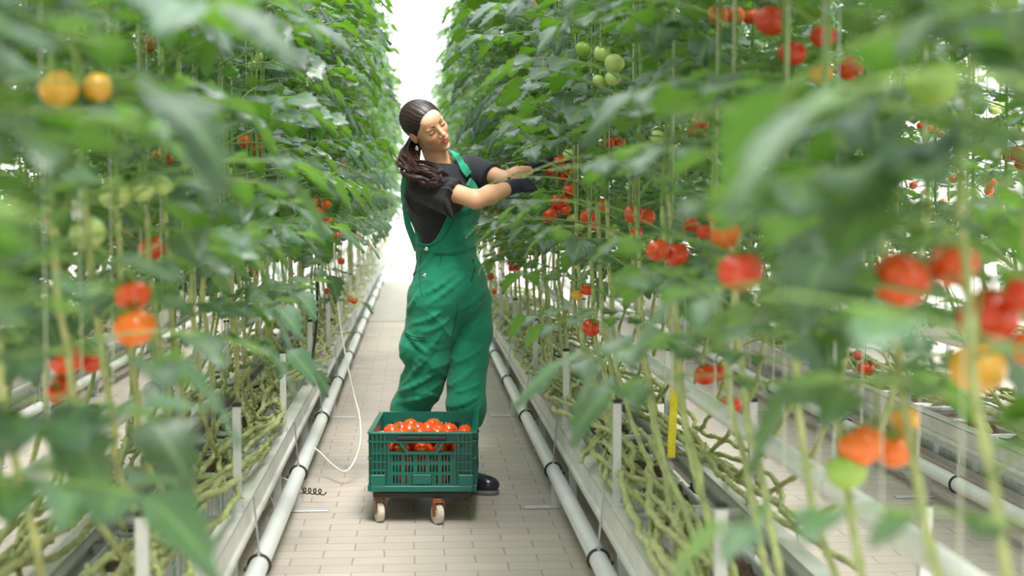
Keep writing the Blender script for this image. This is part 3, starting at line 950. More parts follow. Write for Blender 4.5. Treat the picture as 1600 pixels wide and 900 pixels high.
def panel(w, h, t, holes):
    """upright slab (x across, z up, thickness along y) with true rectangular holes; holes as (x0,x1,z0,z1)"""
    xs = sorted({0, w, *[a for q in holes for a in q[:2]]}); zs = sorted({0, h, *[a for q in holes for a in q[2:]]})
    nx, nz = len(xs) - 1, len(zs) - 1
    solid = np.ones((nx, nz), bool)
    for i in range(nx):
        for j in range(nz):
            cx, cz = (xs[i] + xs[i + 1]) / 2, (zs[j] + zs[j + 1]) / 2
            if any(a < cx < b and c < cz < d for a, b, c, d in holes): solid[i, j] = False
    vs = []; fs = []
    vid = {}
    def V(i, j, s):
        k = (i, j, s)
        if k not in vid: vid[k] = len(vs); vs.append((xs[i] - w / 2, s * t / 2, zs[j]))
        return vid[k]
    for i in range(nx):
        for j in range(nz):
            if not solid[i, j]: continue
            fs.append((V(i, j, -1), V(i + 1, j, -1), V(i + 1, j + 1, -1), V(i, j + 1, -1)))
            fs.append((V(i, j, 1), V(i, j + 1, 1), V(i + 1, j + 1, 1), V(i + 1, j, 1)))
            if i == 0 or not solid[i - 1, j]: fs.append((V(i, j, -1), V(i, j + 1, -1), V(i, j + 1, 1), V(i, j, 1)))
            if i == nx - 1 or not solid[i + 1, j]: fs.append((V(i + 1, j, -1), V(i + 1, j, 1), V(i + 1, j + 1, 1), V(i + 1, j + 1, -1)))
            if j == 0 or not solid[i, j - 1]: fs.append((V(i, j, -1), V(i, j, 1), V(i + 1, j, 1), V(i + 1, j, -1)))
            if j == nz - 1 or not solid[i, j + 1]: fs.append((V(i, j + 1, -1), V(i + 1, j + 1, -1), V(i + 1, j + 1, 1), V(i, j + 1, 1)))
    return np.array(vs), fs


crate = empty('harvest_crate', (CR.x, CR.y, CZ), CROT)
tag(crate, 'dark green plastic crate full of red tomatoes, standing on a small wheeled trolley', 'crate')


def end_wall(name, y, back=False):
    w, h = CW, CH
    holes = []
    F = lambda a, b, c, d: holes.append((a * w, b * w, (1 - d) * h, (1 - c) * h))
    F(.18, .325, .185, .33); F(.355, .645, .185, .33); F(.675, .83, .185, .33)
    rowsv = ((.39, .50), (.56, .68), (.73, .87))
    for ri, (a, b) in enumerate(rowsv):
        for gi, g in enumerate((.215, .335, .455, .575, .695)):
            for k in range(3):
                if ri == 2 and gi in (1, 2, 3) and not (gi == 1 and k == 0) and not (gi == 3 and k == 2): continue
                F(g + k * .031, g + k * .031 + .016, a, b)
    for sx in (.095, .135, .845, .885):
        for a in (.20, .33, .47): F(sx, sx + .018, a, a + .06)
    v, f = panel(w, h, 0.006, holes)
    mb = MB(); mb.add(v + [0, y, 0], f)
    s = 1 if back else -1
    yo = y + s * 0.009
    # flanges and ribs standing proud of the panel
    mb.box((0, yo, h - .004), (w, .018, .008), bevel=.002)
    mb.box((0, yo, h * .84), (w, .016, .005))
    mb.box((0, yo, h * .645), (w, .014, .005))
    for sd in (-1, 1):
        for zz in (.50, .36): mb.box((sd * w * .42, yo, h * zz), (w * .16, .014, .005))
        for xx in (.36, .40, .44, .48): mb.box((sd * w * xx, yo, h * .62), (.004, .012, h * .72))
        mb.box((sd * w * .325, yo, h * .45), (.005, .012, h * .82))
        mb.box((sd * w * .43, yo, h * .19), (w * .15, .022, h * .20), bevel=.003)
        # slanted latch bars in the hand hole
        c, sn = math.cos(sd * .62), math.sin(sd * .62)
        R = [[c, 0, sn], [0, 1, 0], [-sn, 0, c]]
        mb.box((sd * w * .175, yo, h * .735), (.007, .012, h * .26), rot=R)
    mb.box((0, yo, .012), (w, .024, .024), bevel=.003)
    mb.box((0, yo, h * .10), (w * .72, .012, .005))
    mb.box((0, yo - s * .002, h * .20), (w * .19, .010, h * .17), bevel=.002)
    for sd in (-1, 1): mb.box((sd * w * .105, yo, h * .19), (.004, .014, h * .20))
    return mb.build(name, M['crate'], crate)


end_wall('end_wall', 0.0); end_wall('end_wall', CL_, True)


def long_wall(sd):
    w, h = CL_, CH; holes = []
    for ri, (a, b) in enumerate(((.18, .32), (.40, .52), (.58, .70), (.75, .87))):
        for k in range(18):
            x0 = .07 + k * .049
            holes.append((x0 * w, (x0 + .022) * w, (1 - b) * h, (1 - a) * h))
    v, f = panel(w, h, 0.006, holes)
    v = np.stack([v[:, 1] + sd * (CW / 2 - .003), v[:, 0] + w / 2, v[:, 2]], 1)
    mb = MB(); mb.add(v, f)
    xo = sd * (CW / 2 + .006)
    for zz, hh in ((h - .004, .008), (h * .84, .005), (h * .55, .005), (.012, .024)): mb.box((xo, w / 2, zz), (.016, w + .01, hh), bevel=.0015)
    for k in range(7): mb.box((xo, .03 + k * (w - .06) / 6, h / 2), (.012, .005, h * .94))
    return mb.build('side_wall', M['crate'], crate)


long_wall(-1); long_wall(1)
v, f = panel(CW, CL_, 0.005, [((.08 + i * .09) * CW, (.13 + i * .09) * CW, (.05 + j * .075) * CL_, (.09 + j * .075) * CL_) for i in range(10) for j in range(12)])
mb = MB(); mb.add(np.stack([v[:, 0], v[:, 2], v[:, 1] + .006], 1), f); mb.build('crate_floor', M['crate'], crate)
mb = MB()
for k in (-1, 1): mb.box((k * .045, -0.013, CH * .90), (.10, .010, CH * .06), bevel=.002)
mb.build('handle_bar', M['black'], crate)

dolly = empty('crate_trolley', (CR.x, CR.y, 0), CROT)
tag(dolly, 'low black trolley with cream wheels in rusty brackets under the green crate', 'trolley')
mb = MB(); mb.box((0, CL_ / 2, .112), (CW * .97, CL_ * 1.0, .024), bevel=.004)
for s in (-1, 1): mb.box((s * CW * .46, CL_ / 2, .123), (.012, CL_, .008))
mb.build('platform', M['dolly'], dolly)
WR = 0.040
for i, (x, y) in enumerate(((-.170, .035), (.060, -.005), (-.15, CL_ - .05), (.13, CL_ - .06))):
    rz = (0.35, 0.45, -.2, .3)[i]
    Rz = Matrix.Rotation(rz, 3, 'Z')
    mb = MB(); mb.lathe([(.006, -.013), (.020, -.014), (.026, -.011), (.032, -.013), (WR - .003, -.0125), (WR, -.007), (WR, .007), (WR - .003, .0125), (.032, .013), (.026, .011), (.020, .014), (.006, .013)], 32, axis='x')
    wv = mb.build('wheel', M['wheel'], dolly, smooth=False, loc=(x, y, WR), rotz=rz)
    MB().tube([(-.021, 0, 0), (.021, 0, 0)], .006, 8).build('axle', M['rust'], wv)
    mb = MB()
    for s in (-1, 1):
        mb.box((s * .0185, -.004, .022), (.003, .030, .052), bevel=.001)
        mb.box((s * .0185, 0, -.002), (.003, .018, .018), bevel=.001)
    mb.box((0, -.004, .048), (.042, .034, .004)); mb.lathe([(.018, .049), (.018, .058), (.014, .060)], 16)
    mb.build('wheel_bracket', M['rust'], dolly, loc=(x, y, WR), rotz=rz)

rc = random.Random(5)
CM = Matrix.Translation((CR.x, CR.y, CZ)) @ Matrix.Rotation(CROT, 4, 'Z')
tom = []
R0 = .0335
for j in range(8):                     # layer seen from above
    for i in range(5):
        if i == 4 and j in (1, 2): continue
        tom.append((-.148 + i * .0735 + (.012 if j % 2 else -.004), .042 + j * .063, .150 + rc.uniform(-.006, .006), .95))
heap = [(-.125, .115, .203), (-.055, .135, .205), (-.085, .055, .196), (-.015, .075, .200), (.055, .105, .206), (.088, .055, .197), (.020, .165, .203),
        (-.10, .20, .200), (-.03, .24, .199), (.045, .21, .200), (.165, .085, .196), (.155, .02 + .03, .188), (-.16, .05, .187), (.10, .19, .196), (-.06, .31, .196), (.03, .33, .194)]
for (x, y, z) in heap: tom.append((x, y, z + .003, 1.14))
for lay in (0, 1):                     # fruit behind the slots of the near wall
    for i in range(5): tom.append((-.148 + i * .074, .045 + .004 * i, .044 + .055 * lay, .98))
for k, (x, y, z, s) in enumerate(tom):
    p = CM @ Vector((max(-.162, min(.162, x + rc.uniform(-.004, .004))), y, z))
    o = add_tomato(None, p, R0 * s, rc.choice(['red', 'orange_red', 'orange_red']), calyx=(k % 4 == 1), tilt=1.3, r=rc)
    o.name = 'loose_tomato'
    if (x, y, z) == heap[10]:
        tag(o, 'deep red tomato lying by itself at the right end of the green crate', 'tomato'); continue
    if k >= len(tom) - 10: tag(o, 'red tomato showing through the slots of the green crate', 'tomato', 'tomatoes behind the slots of the crate')
    elif z > .18: tag(o, 'ripe orange-red tomato heaped on top in the green crate', 'tomato', 'tomatoes heaped on top in the crate')
    else: tag(o, 'ripe red tomato in the lower layer of the open green crate', 'tomato', 'tomatoes in the lower layer of the crate')

# ------------------------------------------------------------------ small things along the rows
def wire(name, label, cat, pts, r, m, n=60, seg=8):
    o = MB().tube(spline(pts, n), r, seg).build(name, m, smooth=True); tag(o, label, cat); return o


cab = [W(522, 380, 6.7), W(523, 425, 6.7), W(528, 475, 6.65), W(534, 522, 6.62), W(543, 570, 6.6), W(554, 620, 6.58), W(562, 652, 6.5), W(563, 690, 6.42), W(553, 722, 6.36),
       W(538, 737, 6.32), W(517, 724, 6.45), W(499, 706, 6.5), W(484, 697, 6.5), W(472, 703, 6.48), W(466, 722, 6.4)]
wire('hanging_cable', 'thin white cable hanging in a loop from the left plants to the aisle floor', 'cable', cab, .0042, M['cable'], 120)
for k, (a, b, c_, d_) in enumerate((((385, 690), (420, 760), (432, 800), (400, 815)), ((428, 742), (452, 752), (470, 770), (440, 782)), ((425, 700), (430, 722), (420, 760), (428, 790)))):
    Yk = 5.9 - .15 * k
    wire('drip_tube', ('white drip tube arching over the left pipe', 'white drip tube running to the black spiral', 'white drip tube hanging down behind the left pipe')[k], 'tube',
         [W(*a, Yk + .1), W(*b, Yk), W(*c_, Yk), W(*d_, Yk + .05)], .0026, M['cable'], 40, 6)
coil = []
for i in range(90):
    t = i / 89; a = t * 2 * math.pi * 5.0
    c0 = W(466 + 40 * t, 766 + 3 * t, 5.95)
    coil.append(c0 + Vector((.010 * math.cos(a), -.006 * math.sin(a), .013 * math.sin(a))))
wire('spiral_clip', 'black spiral cable clip sticking out from the left pipe', 'clip', coil, .0026, M['black'], 200)
wire('drip_tube', 'pair of white tubes ending in the black spiral clip', 'tube', [W(400, 820, 5.8), W(420, 785, 5.85), W(445, 770, 5.9), W(470, 766, 5.95)], .005, M['cable'], 40)
wire('black_hose', 'thin black hose hanging down between the left plants', 'hose', [W(496, 430, 7.3), W(495, 480, 7.3), W(493, 520, 7.3), W(488, 560, 7.28), W(483, 594, 7.25)], .007, M['black'], 40)
# yellow sticky strip on the right grow pipe
tp = W(1056, 600, 4.62)
mb = MB(); n = 14; vs = []; fs = []
for i in range(n + 1):
    t = i / n; z = .665 - .245 * t
    for s in (-1, 1):
        for q in (-1, 1): vs.append((s * .013 + .004 * math.sin(t * 5), q * .0006 + .006 * math.sin(t * 4), z))
for i in range(n):
    a = i * 4; b = a + 4
    fs += [(a, a + 2, b + 2, b), (a + 1, b + 1, b + 3, a + 3), (a, b, b + 1, a + 1), (a + 2, a + 3, b + 3, b + 2)]
fs += [(0, 1, 3, 2), (n * 4, n * 4 + 2, n * 4 + 3, n * 4 + 1)]
mb.add(vs, fs)
o = mb.build('sticky_strip', M['yellowtrap'], loc=(0.83, 4.60, 0)); tag(o, 'yellow sticky trap strip hanging from the right grow pipe', 'trap')
# white string bobbin, blurred, on the left
p = W(122, 312, 2.9)
mb = MB(); mb.lathe([(.003, -.045), (.012, -.040), (.014, -.02), (.011, 0), (.014, .02), (.010, .040), (.003, .046)], 16)
mb.tube([(0, 0, .045), (0.004, 0, .06), (-.003, 0, .07)], .002, 6)
o = mb.build('string_bobbin', M['whiteplastic'], loc=p, smooth=True); tag(o, 'blurred white string bobbin hanging among the left front leaves', 'bobbin')

# ------------------------------------------------------------------ the person, modelled as distance fields and meshed
def surface_nets(F, org, h):
    S = F < 0
    nx, ny, nz = F.shape
    c = S[:-1, :-1, :-1].astype(np.int8)
    for dx, dy, dz in ((0, 0, 1), (0, 1, 0), (0, 1, 1), (1, 0, 0), (1, 0, 1), (1, 1, 0), (1, 1, 1)):
        c = c + S[dx:nx - 1 + dx, dy:ny - 1 + dy, dz:nz - 1 + dz]
    act = (c > 0) & (c < 8)
    ci, cj, ck = np.nonzero(act)
    idm = np.full(act.shape, -1, np.int64); idm[ci, cj, ck] = np.arange(len(ci))
    acc = np.zeros((len(ci), 3)); cnt = np.zeros(len(ci))
    for ax in range(3):
        for a in (0, 1):
            for b in (0, 1):
                o0 = [0, 0, 0]; oth = [k for k in range(3) if k != ax]
                o0[oth[0]] = a; o0[oth[1]] = b
                o1 = list(o0); o1[ax] = 1
                f0 = F[ci + o0[0], cj + o0[1], ck + o0[2]]; f1 = F[ci + o1[0], cj + o1[1], ck + o1[2]]
                m = (f0 < 0) != (f1 < 0)
                t = f0[m] / (f0[m] - f1[m])
                p = np.tile(np.array(o0, float), (m.sum(), 1)); p[:, ax] += t
                acc[m] += p; cnt[m] += 1
    V = (np.stack([ci, cj, ck], 1) + acc / cnt[:, None]) * h + np.array(org)
    Q = []
    for ax in range(3):
        sl0 = [slice(None)] * 3; sl1 = [slice(None)] * 3
        sl0[ax] = slice(0, -1); sl1[ax] = slice(1, None)
        A = S[tuple(sl0)]; B = S[tuple(sl1)]
        d = A != B
        oth = [k for k in range(3) if k != ax]
        e = np.argwhere(d)
        e = e[(e[:, oth[0]] > 0) & (e[:, oth[1]] > 0) & (e[:, oth[0]] < F.shape[oth[0]] - 1) & (e[:, oth[1]] < F.shape[oth[1]] - 1)]
        fl = A[e[:, 0], e[:, 1], e[:, 2]]
        def cell(a, b):
            q = e.copy(); q[:, oth[0]] -= a; q[:, oth[1]] -= b
            return idm[q[:, 0], q[:, 1], q[:, 2]]
        q = np.stack([cell(0, 0), cell(1, 0), cell(1, 1), cell(0, 1)], 1)
        flip = fl if ax != 1 else ~fl
        q[~flip] = q[~flip][:, ::-1]
        Q.append(q)
    Q = np.concatenate(Q); Q = Q[(Q >= 0).all(1)]
    return V, Q[:, ::-1]


class Grid:
    def __init__(self, lo, hi, h):
        self.lo = np.array(lo, float); self.h = h
        n = np.ceil((np.array(hi) - self.lo) / h).astype(int) + 1
        ax = [self.lo[k] + h * np.arange(n[k]) for k in range(3)]
        self.P = np.stack(np.meshgrid(*ax, indexing='ij'), -1).astype(np.float32)

    def mesh(self, F): return surface_nets(F, self.lo, self.h)


def smin(a, b, k): 
    hh = np.clip(.5 + .5 * (b - a) / k, 0, 1); return b + (a - b) * hh - k * hh * (1 - hh)


def smax(a, b, k): return -smin(-a, -b, k)


def cone(P, a, b, ra, rb):
    a = np.array(a, np.float32); b = np.array(b, np.float32); d = b - a
    t = np.clip(((P - a) @ d) / (d @ d), 0, 1)
    return np.linalg.norm(P - a - t[..., None] * d, axis=-1) - (ra + (rb - ra) * t)


def ell(P, c, r, R=None):
    q = P - np.array(c, np.float32)
    if R is not None: q = q @ np.array(R, np.float32).T
    r = np.array(r, np.float32)
    k0 = np.linalg.norm(q / r, axis=-1); k1 = np.linalg.norm(q / (r * r), axis=-1) + 1e-9
    return k0 * (k0 - 1) / k1


def vnoise(P, scale, seed=0):
    q = P * scale + seed * 17.13
    i = np.floor(q).astype(np.int64); f = (q - i).astype(np.float32); f = f * f * (3 - 2 * f)
    def H(x, y, z):
        n = (x * 374761393 + y * 668265263 + z * 2147483647 + seed * 974711) & 0xffffffff
        n = ((n ^ (n >> 13)) * 1274126177) & 0xffffffff
        return ((n ^ (n >> 16)) & 0xffff).astype(np.float32) / 32767.5 - 1
    r = 0
    for dx in (0, 1):
        wx = f[..., 0] if dx else 1 - f[..., 0]
        for dy in (0, 1):
            wy = f[..., 1] if dy else 1 - f[..., 1]
            for dz in (0, 1):
                wz = f[..., 2] if dz else 1 - f[..., 2]
                r = r + wx * wy * wz * H(i[..., 0] + dx, i[..., 1] + dy, i[..., 2] + dz)
    return r


def folds(P, dirn, freq, amp, seed, stretch=0.25):
    """soft cloth folds: crests run across dirn, bent by noise"""
    dirn = np.array(dirn, np.float32); dirn /= np.linalg.norm(dirn)
    w = vnoise(P, 7.0, seed) * .055 + vnoise(P, 16.0, seed + 3) * .014
    s = (P @ dirn + w) * freq
    a = np.clip(vnoise(P, 6.0, seed + 7) + .25, 0, 1)
    tri = 1 - np.abs(np.sin(s * .5))
    return -amp * a * (tri ** 3 * 1.5) + amp * .25


def mesh_from(V, Q, name, mats, attr=None, smooth_it=1, base=None):
    me = bpy.data.meshes.new(name)
    if base is not None:
        V0, Q0 = base
        Q = np.concatenate([Q0, Q + len(V0)]); V = np.concatenate([V0, V])
    me.vertices.add(len(V)); me.vertices.foreach_set('co', V.astype(np.float32).ravel())
    me.loops.add(Q.size); me.loops.foreach_set('vertex_index', Q.astype(np.int32).ravel())
    me.polygons.add(len(Q)); me.polygons.foreach_set('loop_start', np.arange(0, Q.size, 4, dtype=np.int32))
    me.polygons.foreach_set('use_smooth', np.ones(len(Q), bool))
    for m in mats: me.materials.append(m)
    if attr:
        for k, vals in attr.items():
            a = me.attributes.new(k, 'FLOAT', 'POINT'); a.data.foreach_set('value', vals.astype(np.float32))
    me.update(calc_edges=True)
    return me


def relax(V, Q, it=2, lam=.5):
    n = len(V)
    for _ in range(it):
        acc = np.zeros_like(V); cnt = np.zeros(n)
        for k in range(4):
            a = Q[:, k]; b = Q[:, (k + 1) % 4]
            for d in range(3):
                acc[:, d] += np.bincount(a, V[b, d], n) + np.bincount(b, V[a, d], n)
            cnt += np.bincount(a, minlength=n) + np.bincount(b, minlength=n)
        V = V + lam * (acc / np.maximum(cnt, 1)[:, None] - V)
    return V


# materials
def skin_material():
    m = mat('skin', (0.76, 0.42, 0.26), 0.42, sss=0.12)
    nt = m.node_tree; N = nt.nodes; L = nt.links; b = N['Principled BSDF']
    cur = None
    base = N.new('ShaderNodeRGB'); base.outputs[0].default_value = (0.76, 0.42, 0.26, 1); cur = base.outputs[0]
    for nm, col in (('blush', (0.66, 0.25, 0.16)), ('lip', (0.50, 0.115, 0.10)), ('brow', (0.055, 0.026, 0.018)), ('eye', (0.10, 0.06, 0.05))):
        a = N.new('ShaderNodeAttribute'); a.attribute_name = nm
        x = N.new('ShaderNodeMix'); x.data_type = 'RGBA'
        L.new(a.outputs['Fac'], x.inputs[0]); L.new(cur, x.inputs[6]); x.inputs[7].default_value = (*col, 1); cur = x.outputs[2]
    L.new(cur, b.inputs['Base Color'])
    return m


def cloth_material(name, col, scale=900, rough=.85, bump=.25, sheen=.15):
    m = mat(name, col, rough, spec=.25, vary=.10, vscale=14, sheen=sheen)
    nt = m.node_tree; N = nt.nodes; L = nt.links; b = N['Principled BSDF']
    tc = N.new('ShaderNodeTexCoord')
    w1 = N.new('ShaderNodeTexNoise'); w1.inputs['Scale'].default_value = 70; w1.inputs['Detail'].default_value = 5
    L.new(tc.outputs['Object'], w1.inputs['Vector'])
    bp = N.new('ShaderNodeBump'); bp.inputs['Strength'].default_value = bump; bp.inputs['Distance'].default_value = .003
    L.new(w1.outputs[0], bp.inputs['Height']); L.new(bp.outputs[0], b.inputs['Normal'])
    return m


M['skin'] = skin_material()
M['overall'] = cloth_material('green_workwear_cloth', (0.012, 0.215, 0.118))
M['strap'] = cloth_material('green_strap', (0.035, 0.34, 0.21))
M['tee'] = cloth_material('black_cotton', (0.020, 0.021, 0.026), bump=.15)
M['hair'] = mat('dark_brown_hair', (0.022, 0.010, 0.008), 0.40, spec=.5, vary=.3, vscale=60)
M['curl'] = mat('brown_hair_curls', (0.050, 0.019, 0.015), 0.36, spec=.6, vary=.4, vscale=40)
M['glove'] = mat('navy_glove', (0.020, 0.020, 0.045), 0.55, bump=.3, bscale=200)
M['boot'] = mat('navy_rubber_boot', (0.022, 0.022, 0.038), 0.22, coat=.3)
M['bootsole'] = mat('grey_rubber_sole', (0.20, 0.20, 0.21), 0.45)
M['lash'] = mat('lashes', (0.012, 0.008, 0.007), 0.6)

J = {k: np.array(W(*v)) for k, v in dict(
    pelvis=(703, 450, 6.28), hipR=(681, 462, 6.22), hipL=(729, 462, 6.34), kneeR=(662, 590, 6.30), kneeL=(731, 590, 6.24),
    ankR=(629, 716, 6.50), ankL=(733, 738, 6.22), chest=(695, 328, 6.27), waist=(698, 395, 6.27), neck=(694, 262, 6.26),
    shR=(668, 288, 6.13), shL=(738, 262, 6.38), elR=(744, 312, 5.98), wrR=(803, 291, 6.12), haR=(826, 289, 6.17),
    elL=(792, 283, 6.24), wrL=(835, 262, 6.36), haL=(858, 254, 6.38)).items()}
FW = np.array([.77, -.64, 0]); RT = np.array([-.64, -.77, 0])       # her front, her right

# --- head, in its own frame (x her left, y her front, z crown)
Hf = np.array([.59, -.80, -.17]); Hf /= np.linalg.norm(Hf)
Hu = np.array([-.476, -.40, .78]); Hu -= Hf * (Hu @ Hf); Hu /= np.linalg.norm(Hu)
Hl = np.cross(Hf, Hu)
if Hl[0] < 0: Hl = -Hl
HC = np.array(W(666, 197, 6.2)); HS = 1.03
HR = np.stack([Hl, Hf, Hu])                  # world -> head


def to_head(P): return ((P - HC) @ HR.T.astype(np.float32) / HS).astype(np.float32)
def head_pt(p): return HC + (np.array(p) * HS) @ HR


def head_sdf(q):
    ax = q.copy(); ax[..., 0] = np.abs(ax[..., 0])
    d = ell(q, (0, -.018, .030), (.073, .090, .080))
    d = smin(d, ell(q, (0, .028, -.012), (.060, .056, .080)), .030)
    d = smin(d, ell(q, (0, .036, -.068), (.043, .044, .042)), .026)
    d = smin(d, ell(ax, (.040, .008, -.058), (.018, .034, .034)), .024)
    d = smin(d, ell(q, (0, .070, -.098), (.018, .015, .014)), .020)
    d = smin(d, ell(ax, (.034, .055, -.026), (.023, .022, .021)), .018)
    d = smin(d, ell(q, (0, .064, .042), (.046, .026, .030)), .020)
    d = smin(d, ell(ax, (.026, .074, .020), (.022, .010, .007)), .012)
    d = smax(d, -ell(ax, (.031, .093, .000), (.019, .015, .012)), .012)
    d = smin(d, ell(ax, (.031, .0655, .000), (.0150, .0150, .0125)), .004)
    d = smax(d, -ell(ax, (.031, .0835, -.0062), (.0135, .006, .0014)), .0020)
    d = smin(d, cone(q, (0, .078, .014), (0, .101, -.026), .0070, .0095), .010)
    d = smin(d, ell(q, (0, .101, -.029), (.0085, .0095, .0080)), .005)
    d = smin(d, ell(ax, (.0120, .091, -.032), (.0068, .0095, .0070)), .005)
    d = smax(d, -ell(ax, (.0062, .096, -.0385), (.0035, .006, .0028)), .002)
    d = smin(d, ell(q, (0, .078, -.060), (.024, .014, .016)), .014)
    d = smin(d, ell(ax, (.0075, .0880, -.0555), (.0150, .0070, .0046)), .0045)
    d = smin(d, ell(q, (0, .0870, -.0655), (.0190, .0075, .0060)), .0045)
    d = smax(d, -ell(q, (0, .096, -.0602), (.0225, .010, .0011)), .0018)
    d = smax(d, -ell(q, (0, .084, -.0815), (.014, .008, .0060)), .010)
    # ears
    R = None
    e = ell(ax, (.0745, -.008, -.006), (.0075, .0185, .031))
    e = smax(e, -ell(ax, (.0825, -.002, -.002), (.0060, .0100, .0180)), .004)
    d = smin(d, e, .006)
    return d


nb = J['neck']
g = Grid(HC - [.17, .17, .17], HC + [.17, .17, .17], .0021)
q = to_head(g.P)
F = head_sdf(q) * HS
nk_a = head_pt((0, -.020, -.055)); nk_b = nb + np.array([-.012, .012, -.01])
F = smin(F, cone(g.P, nk_a, nk_b, .052, .054), .022)
F = smin(F, cone(g.P, nk_b, nb + [0, 0, -.10], .056, .085), .03)
V, Q = g.mesh(F)
V = relax(V, Q, 1, .4)
hq = to_head(V.astype(np.float32)); ax = hq.copy(); ax[:, 0] = np.abs(ax[:, 0])
sm = lambda x, a, b: np.clip((b - x) / (b - a), 0, 1)
lip = np.maximum(sm(ell(ax, (.0078, .0895, -.0553), (.0165, .012, .0056)), -.0006, .0006), sm(ell(hq, (0, .0885, -.0658), (.0195, .013, .0072)), -.0006, .0006))
brow = np.zeros(len(V))
for k in range(26):
    t = k / 25
    c = (.014 + .034 * t, .083 - .030 * t * t, .0215 + .0075 * math.sin(t * 2.4) - .003 * t)
    brow = np.maximum(brow, sm(np.linalg.norm((ax - c) / [1, 6, 1], axis=1), .0017 * (1.3 - .6 * t), .0036 * (1.25 - .6 * t)))
eye = np.zeros(len(V))
for k in range(25):
    t = k / 12 - 1
    c = (.031 + .0145 * t, .079 - .004 * t * t - .002 * t, -.0058 + .0035 * t * t - .0008 * t)
    eye = np.maximum(eye, sm(np.linalg.norm((ax - c) / [1, 5.0, 1], axis=1), .0010, .0026))
blush = .55 * sm(ell(ax, (.038, .062, -.030), (.026, .03, .020)), -.012, .006) + .35 * sm(ell(hq, (0, .10, -.03), (.014, .016, .012)), -.006, .006)
HEADV, HEADQ = V, Q
head_attr = dict(lip=lip, brow=np.clip(brow * 1.1, 0, 1), eye=eye, blush=np.clip(blush, 0, 1))

# --- torso distance field shared by skin core, shirt and bib
RB = np.stack([RT, FW, np.array([0, 0, 1.0])])


def torso(P, grow=0.0):
    def E(c, r): return ell(P, c, [x + grow for x in r], RB)
    d = E(J['chest'] + [0, 0, .015], (.160, .118, .15))
    d = smin(d, E(J['chest'] + FW * .045 + [0, 0, .012], (.115, .078, .075)), .05)
    d = smin(d, E(np.array(W(673, 306, 6.25)), (.108, .112, .13)), .03)
    d = smin(d, E(J['waist'] + [0, 0, .03], (.132, .108, .15)), .06)
    d = smin(d, E(J['pelvis'] + [0, 0, .02], (.158, .125, .12)), .06)
    d = smin(d, cone(P, J['shR'] + [0.02, .02, -.01], J['shL'] + [-.02, -.02, -.01], .058 + grow, .058 + grow), .05)
    d = smin(d, cone(P, J['neck'] + [0, 0, -.035], J['chest'], .066 + grow, .09 + grow), .05)
    return d


# --- arms and hidden core
def hand(P, wrist, palm_dir, palm_n, size, curl, spread, thumb_curl, right=True, grow=0.0, thumb_sign=1):
    pd = palm_dir / np.linalg.norm(palm_dir); n = palm_n - pd * (palm_n @ pd); n /= np.linalg.norm(n)   # n: out of the palm (towards the grip)
    s = np.cross(pd, n) * thumb_sign                                            # s: towards the thumb side
    L = size
    c = wrist + pd * .048 * L
    R = np.stack([s, pd, n])
    d = ell(P, c, (.040 * L, .052 * L, .0165 * L), R)
    d = smin(d, cone(P, wrist - pd * .02, wrist + pd * .02, .026 * L, .026 * L), .02)
    for k in range(4):
        off = (.029 - .0195 * k) * L
        ln = (.040, .045, .042, .033)[k] * L
        b0 = wrist + pd * (.086 - .003 * abs(k - 1.2)) * L + s * off
        d = smin(d, cone(P, wrist + pd * .045 * L + s * off * .8, b0, .0125 * L + grow, .0112 * L + grow), .006)
        dirn = pd + s * spread * (1.2 - k) * .5
        ang = curl[0]
        pos = b0; r0 = (.0100, .0103, .0098, .0088)[k] * L + grow
        for j in range(3):
            ang_j = ang + curl[1] * j + .06 * k
            v = dirn * math.cos(ang_j) + n * math.sin(ang_j); v = v / np.linalg.norm(v)
            nxt = pos + v * ln * (1.0, .68, .52)[j]
            fng = cone(P, pos, nxt, r0 * (1, .93, .86)[j], r0 * (.93, .86, .76)[j])
            d = np.minimum(d, fng) if j else smin(d, fng, .004)
            pos = nxt
    t0 = wrist + pd * .022 * L + s * .022 * L + n * .006
    t1 = t0 + (pd * .55 + s * .70 + n * .35) * .040 * L
    t2 = t1 + (pd * .80 + s * .20 + n * (.5 + thumb_curl)) * .034 * L
    t3 = t2 + (pd * .75 - s * .10 + n * (.5 + thumb_curl)) * .026 * L
    d = smin(d, cone(P, t0, t1, .0165 * L, .0125 * L + grow), .012)
    d = smin(d, cone(P, t1, t2, .0125 * L + grow, .0108 * L + grow), .004)
    d = smin(d, cone(P, t2, t3, .0108 * L + grow, .0090 * L + grow), .003)
    return d


lo = np.array([J['shR'][0] - .10, 5.90, J['pelvis'][2] - .1]); hi = np.array([J['haL'][0] + .14, 6.56, J['neck'][2] + .01])
g = Grid(lo, hi, .0052)
P = g.P
d = torso(P, -.016)
d = np.maximum(d, P[..., 2] - (J['neck'][2] - .01))
for s_, sh, el, wr in (('R', J['shR'], J['elR'], J['wrR']), ('L', J['shL'], J['elL'], J['wrL'])):
    a = cone(P, sh, el, .046, .037)
    a = smin(a, cone(P, el, el + (wr - el) * .35, .0375, .0400), .020)
    a = smin(a, cone(P, el + (wr - el) * .35, wr, .0395, .0255), .018)
    d = smin(d, a, .012)
V, Q = g.mesh(d); V = relax(V, Q, 2, .5)
z = np.zeros(len(V))
attr = {k: np.concatenate([v, z]) for k, v in head_attr.items()}
PO = Vector((J['pelvis'][0], J['pelvis'][1], 0))
pof = np.array(PO)
me = mesh_from(V - pof, Q, 'person', [M['skin']], attr, base=(HEADV - pof, HEADQ))
person = link('person', me, None, PO)
tag(person, 'dark-haired person in green bib overalls and black t-shirt reaching right to pick tomatoes', 'person')


def cloth_obj(name, g, F, m, parent=person, it=1):
    V, Q = g.mesh(F); V = relax(V, Q, it, .5)
    return link(name, mesh_from(V - pof, Q, name, [m]), parent)


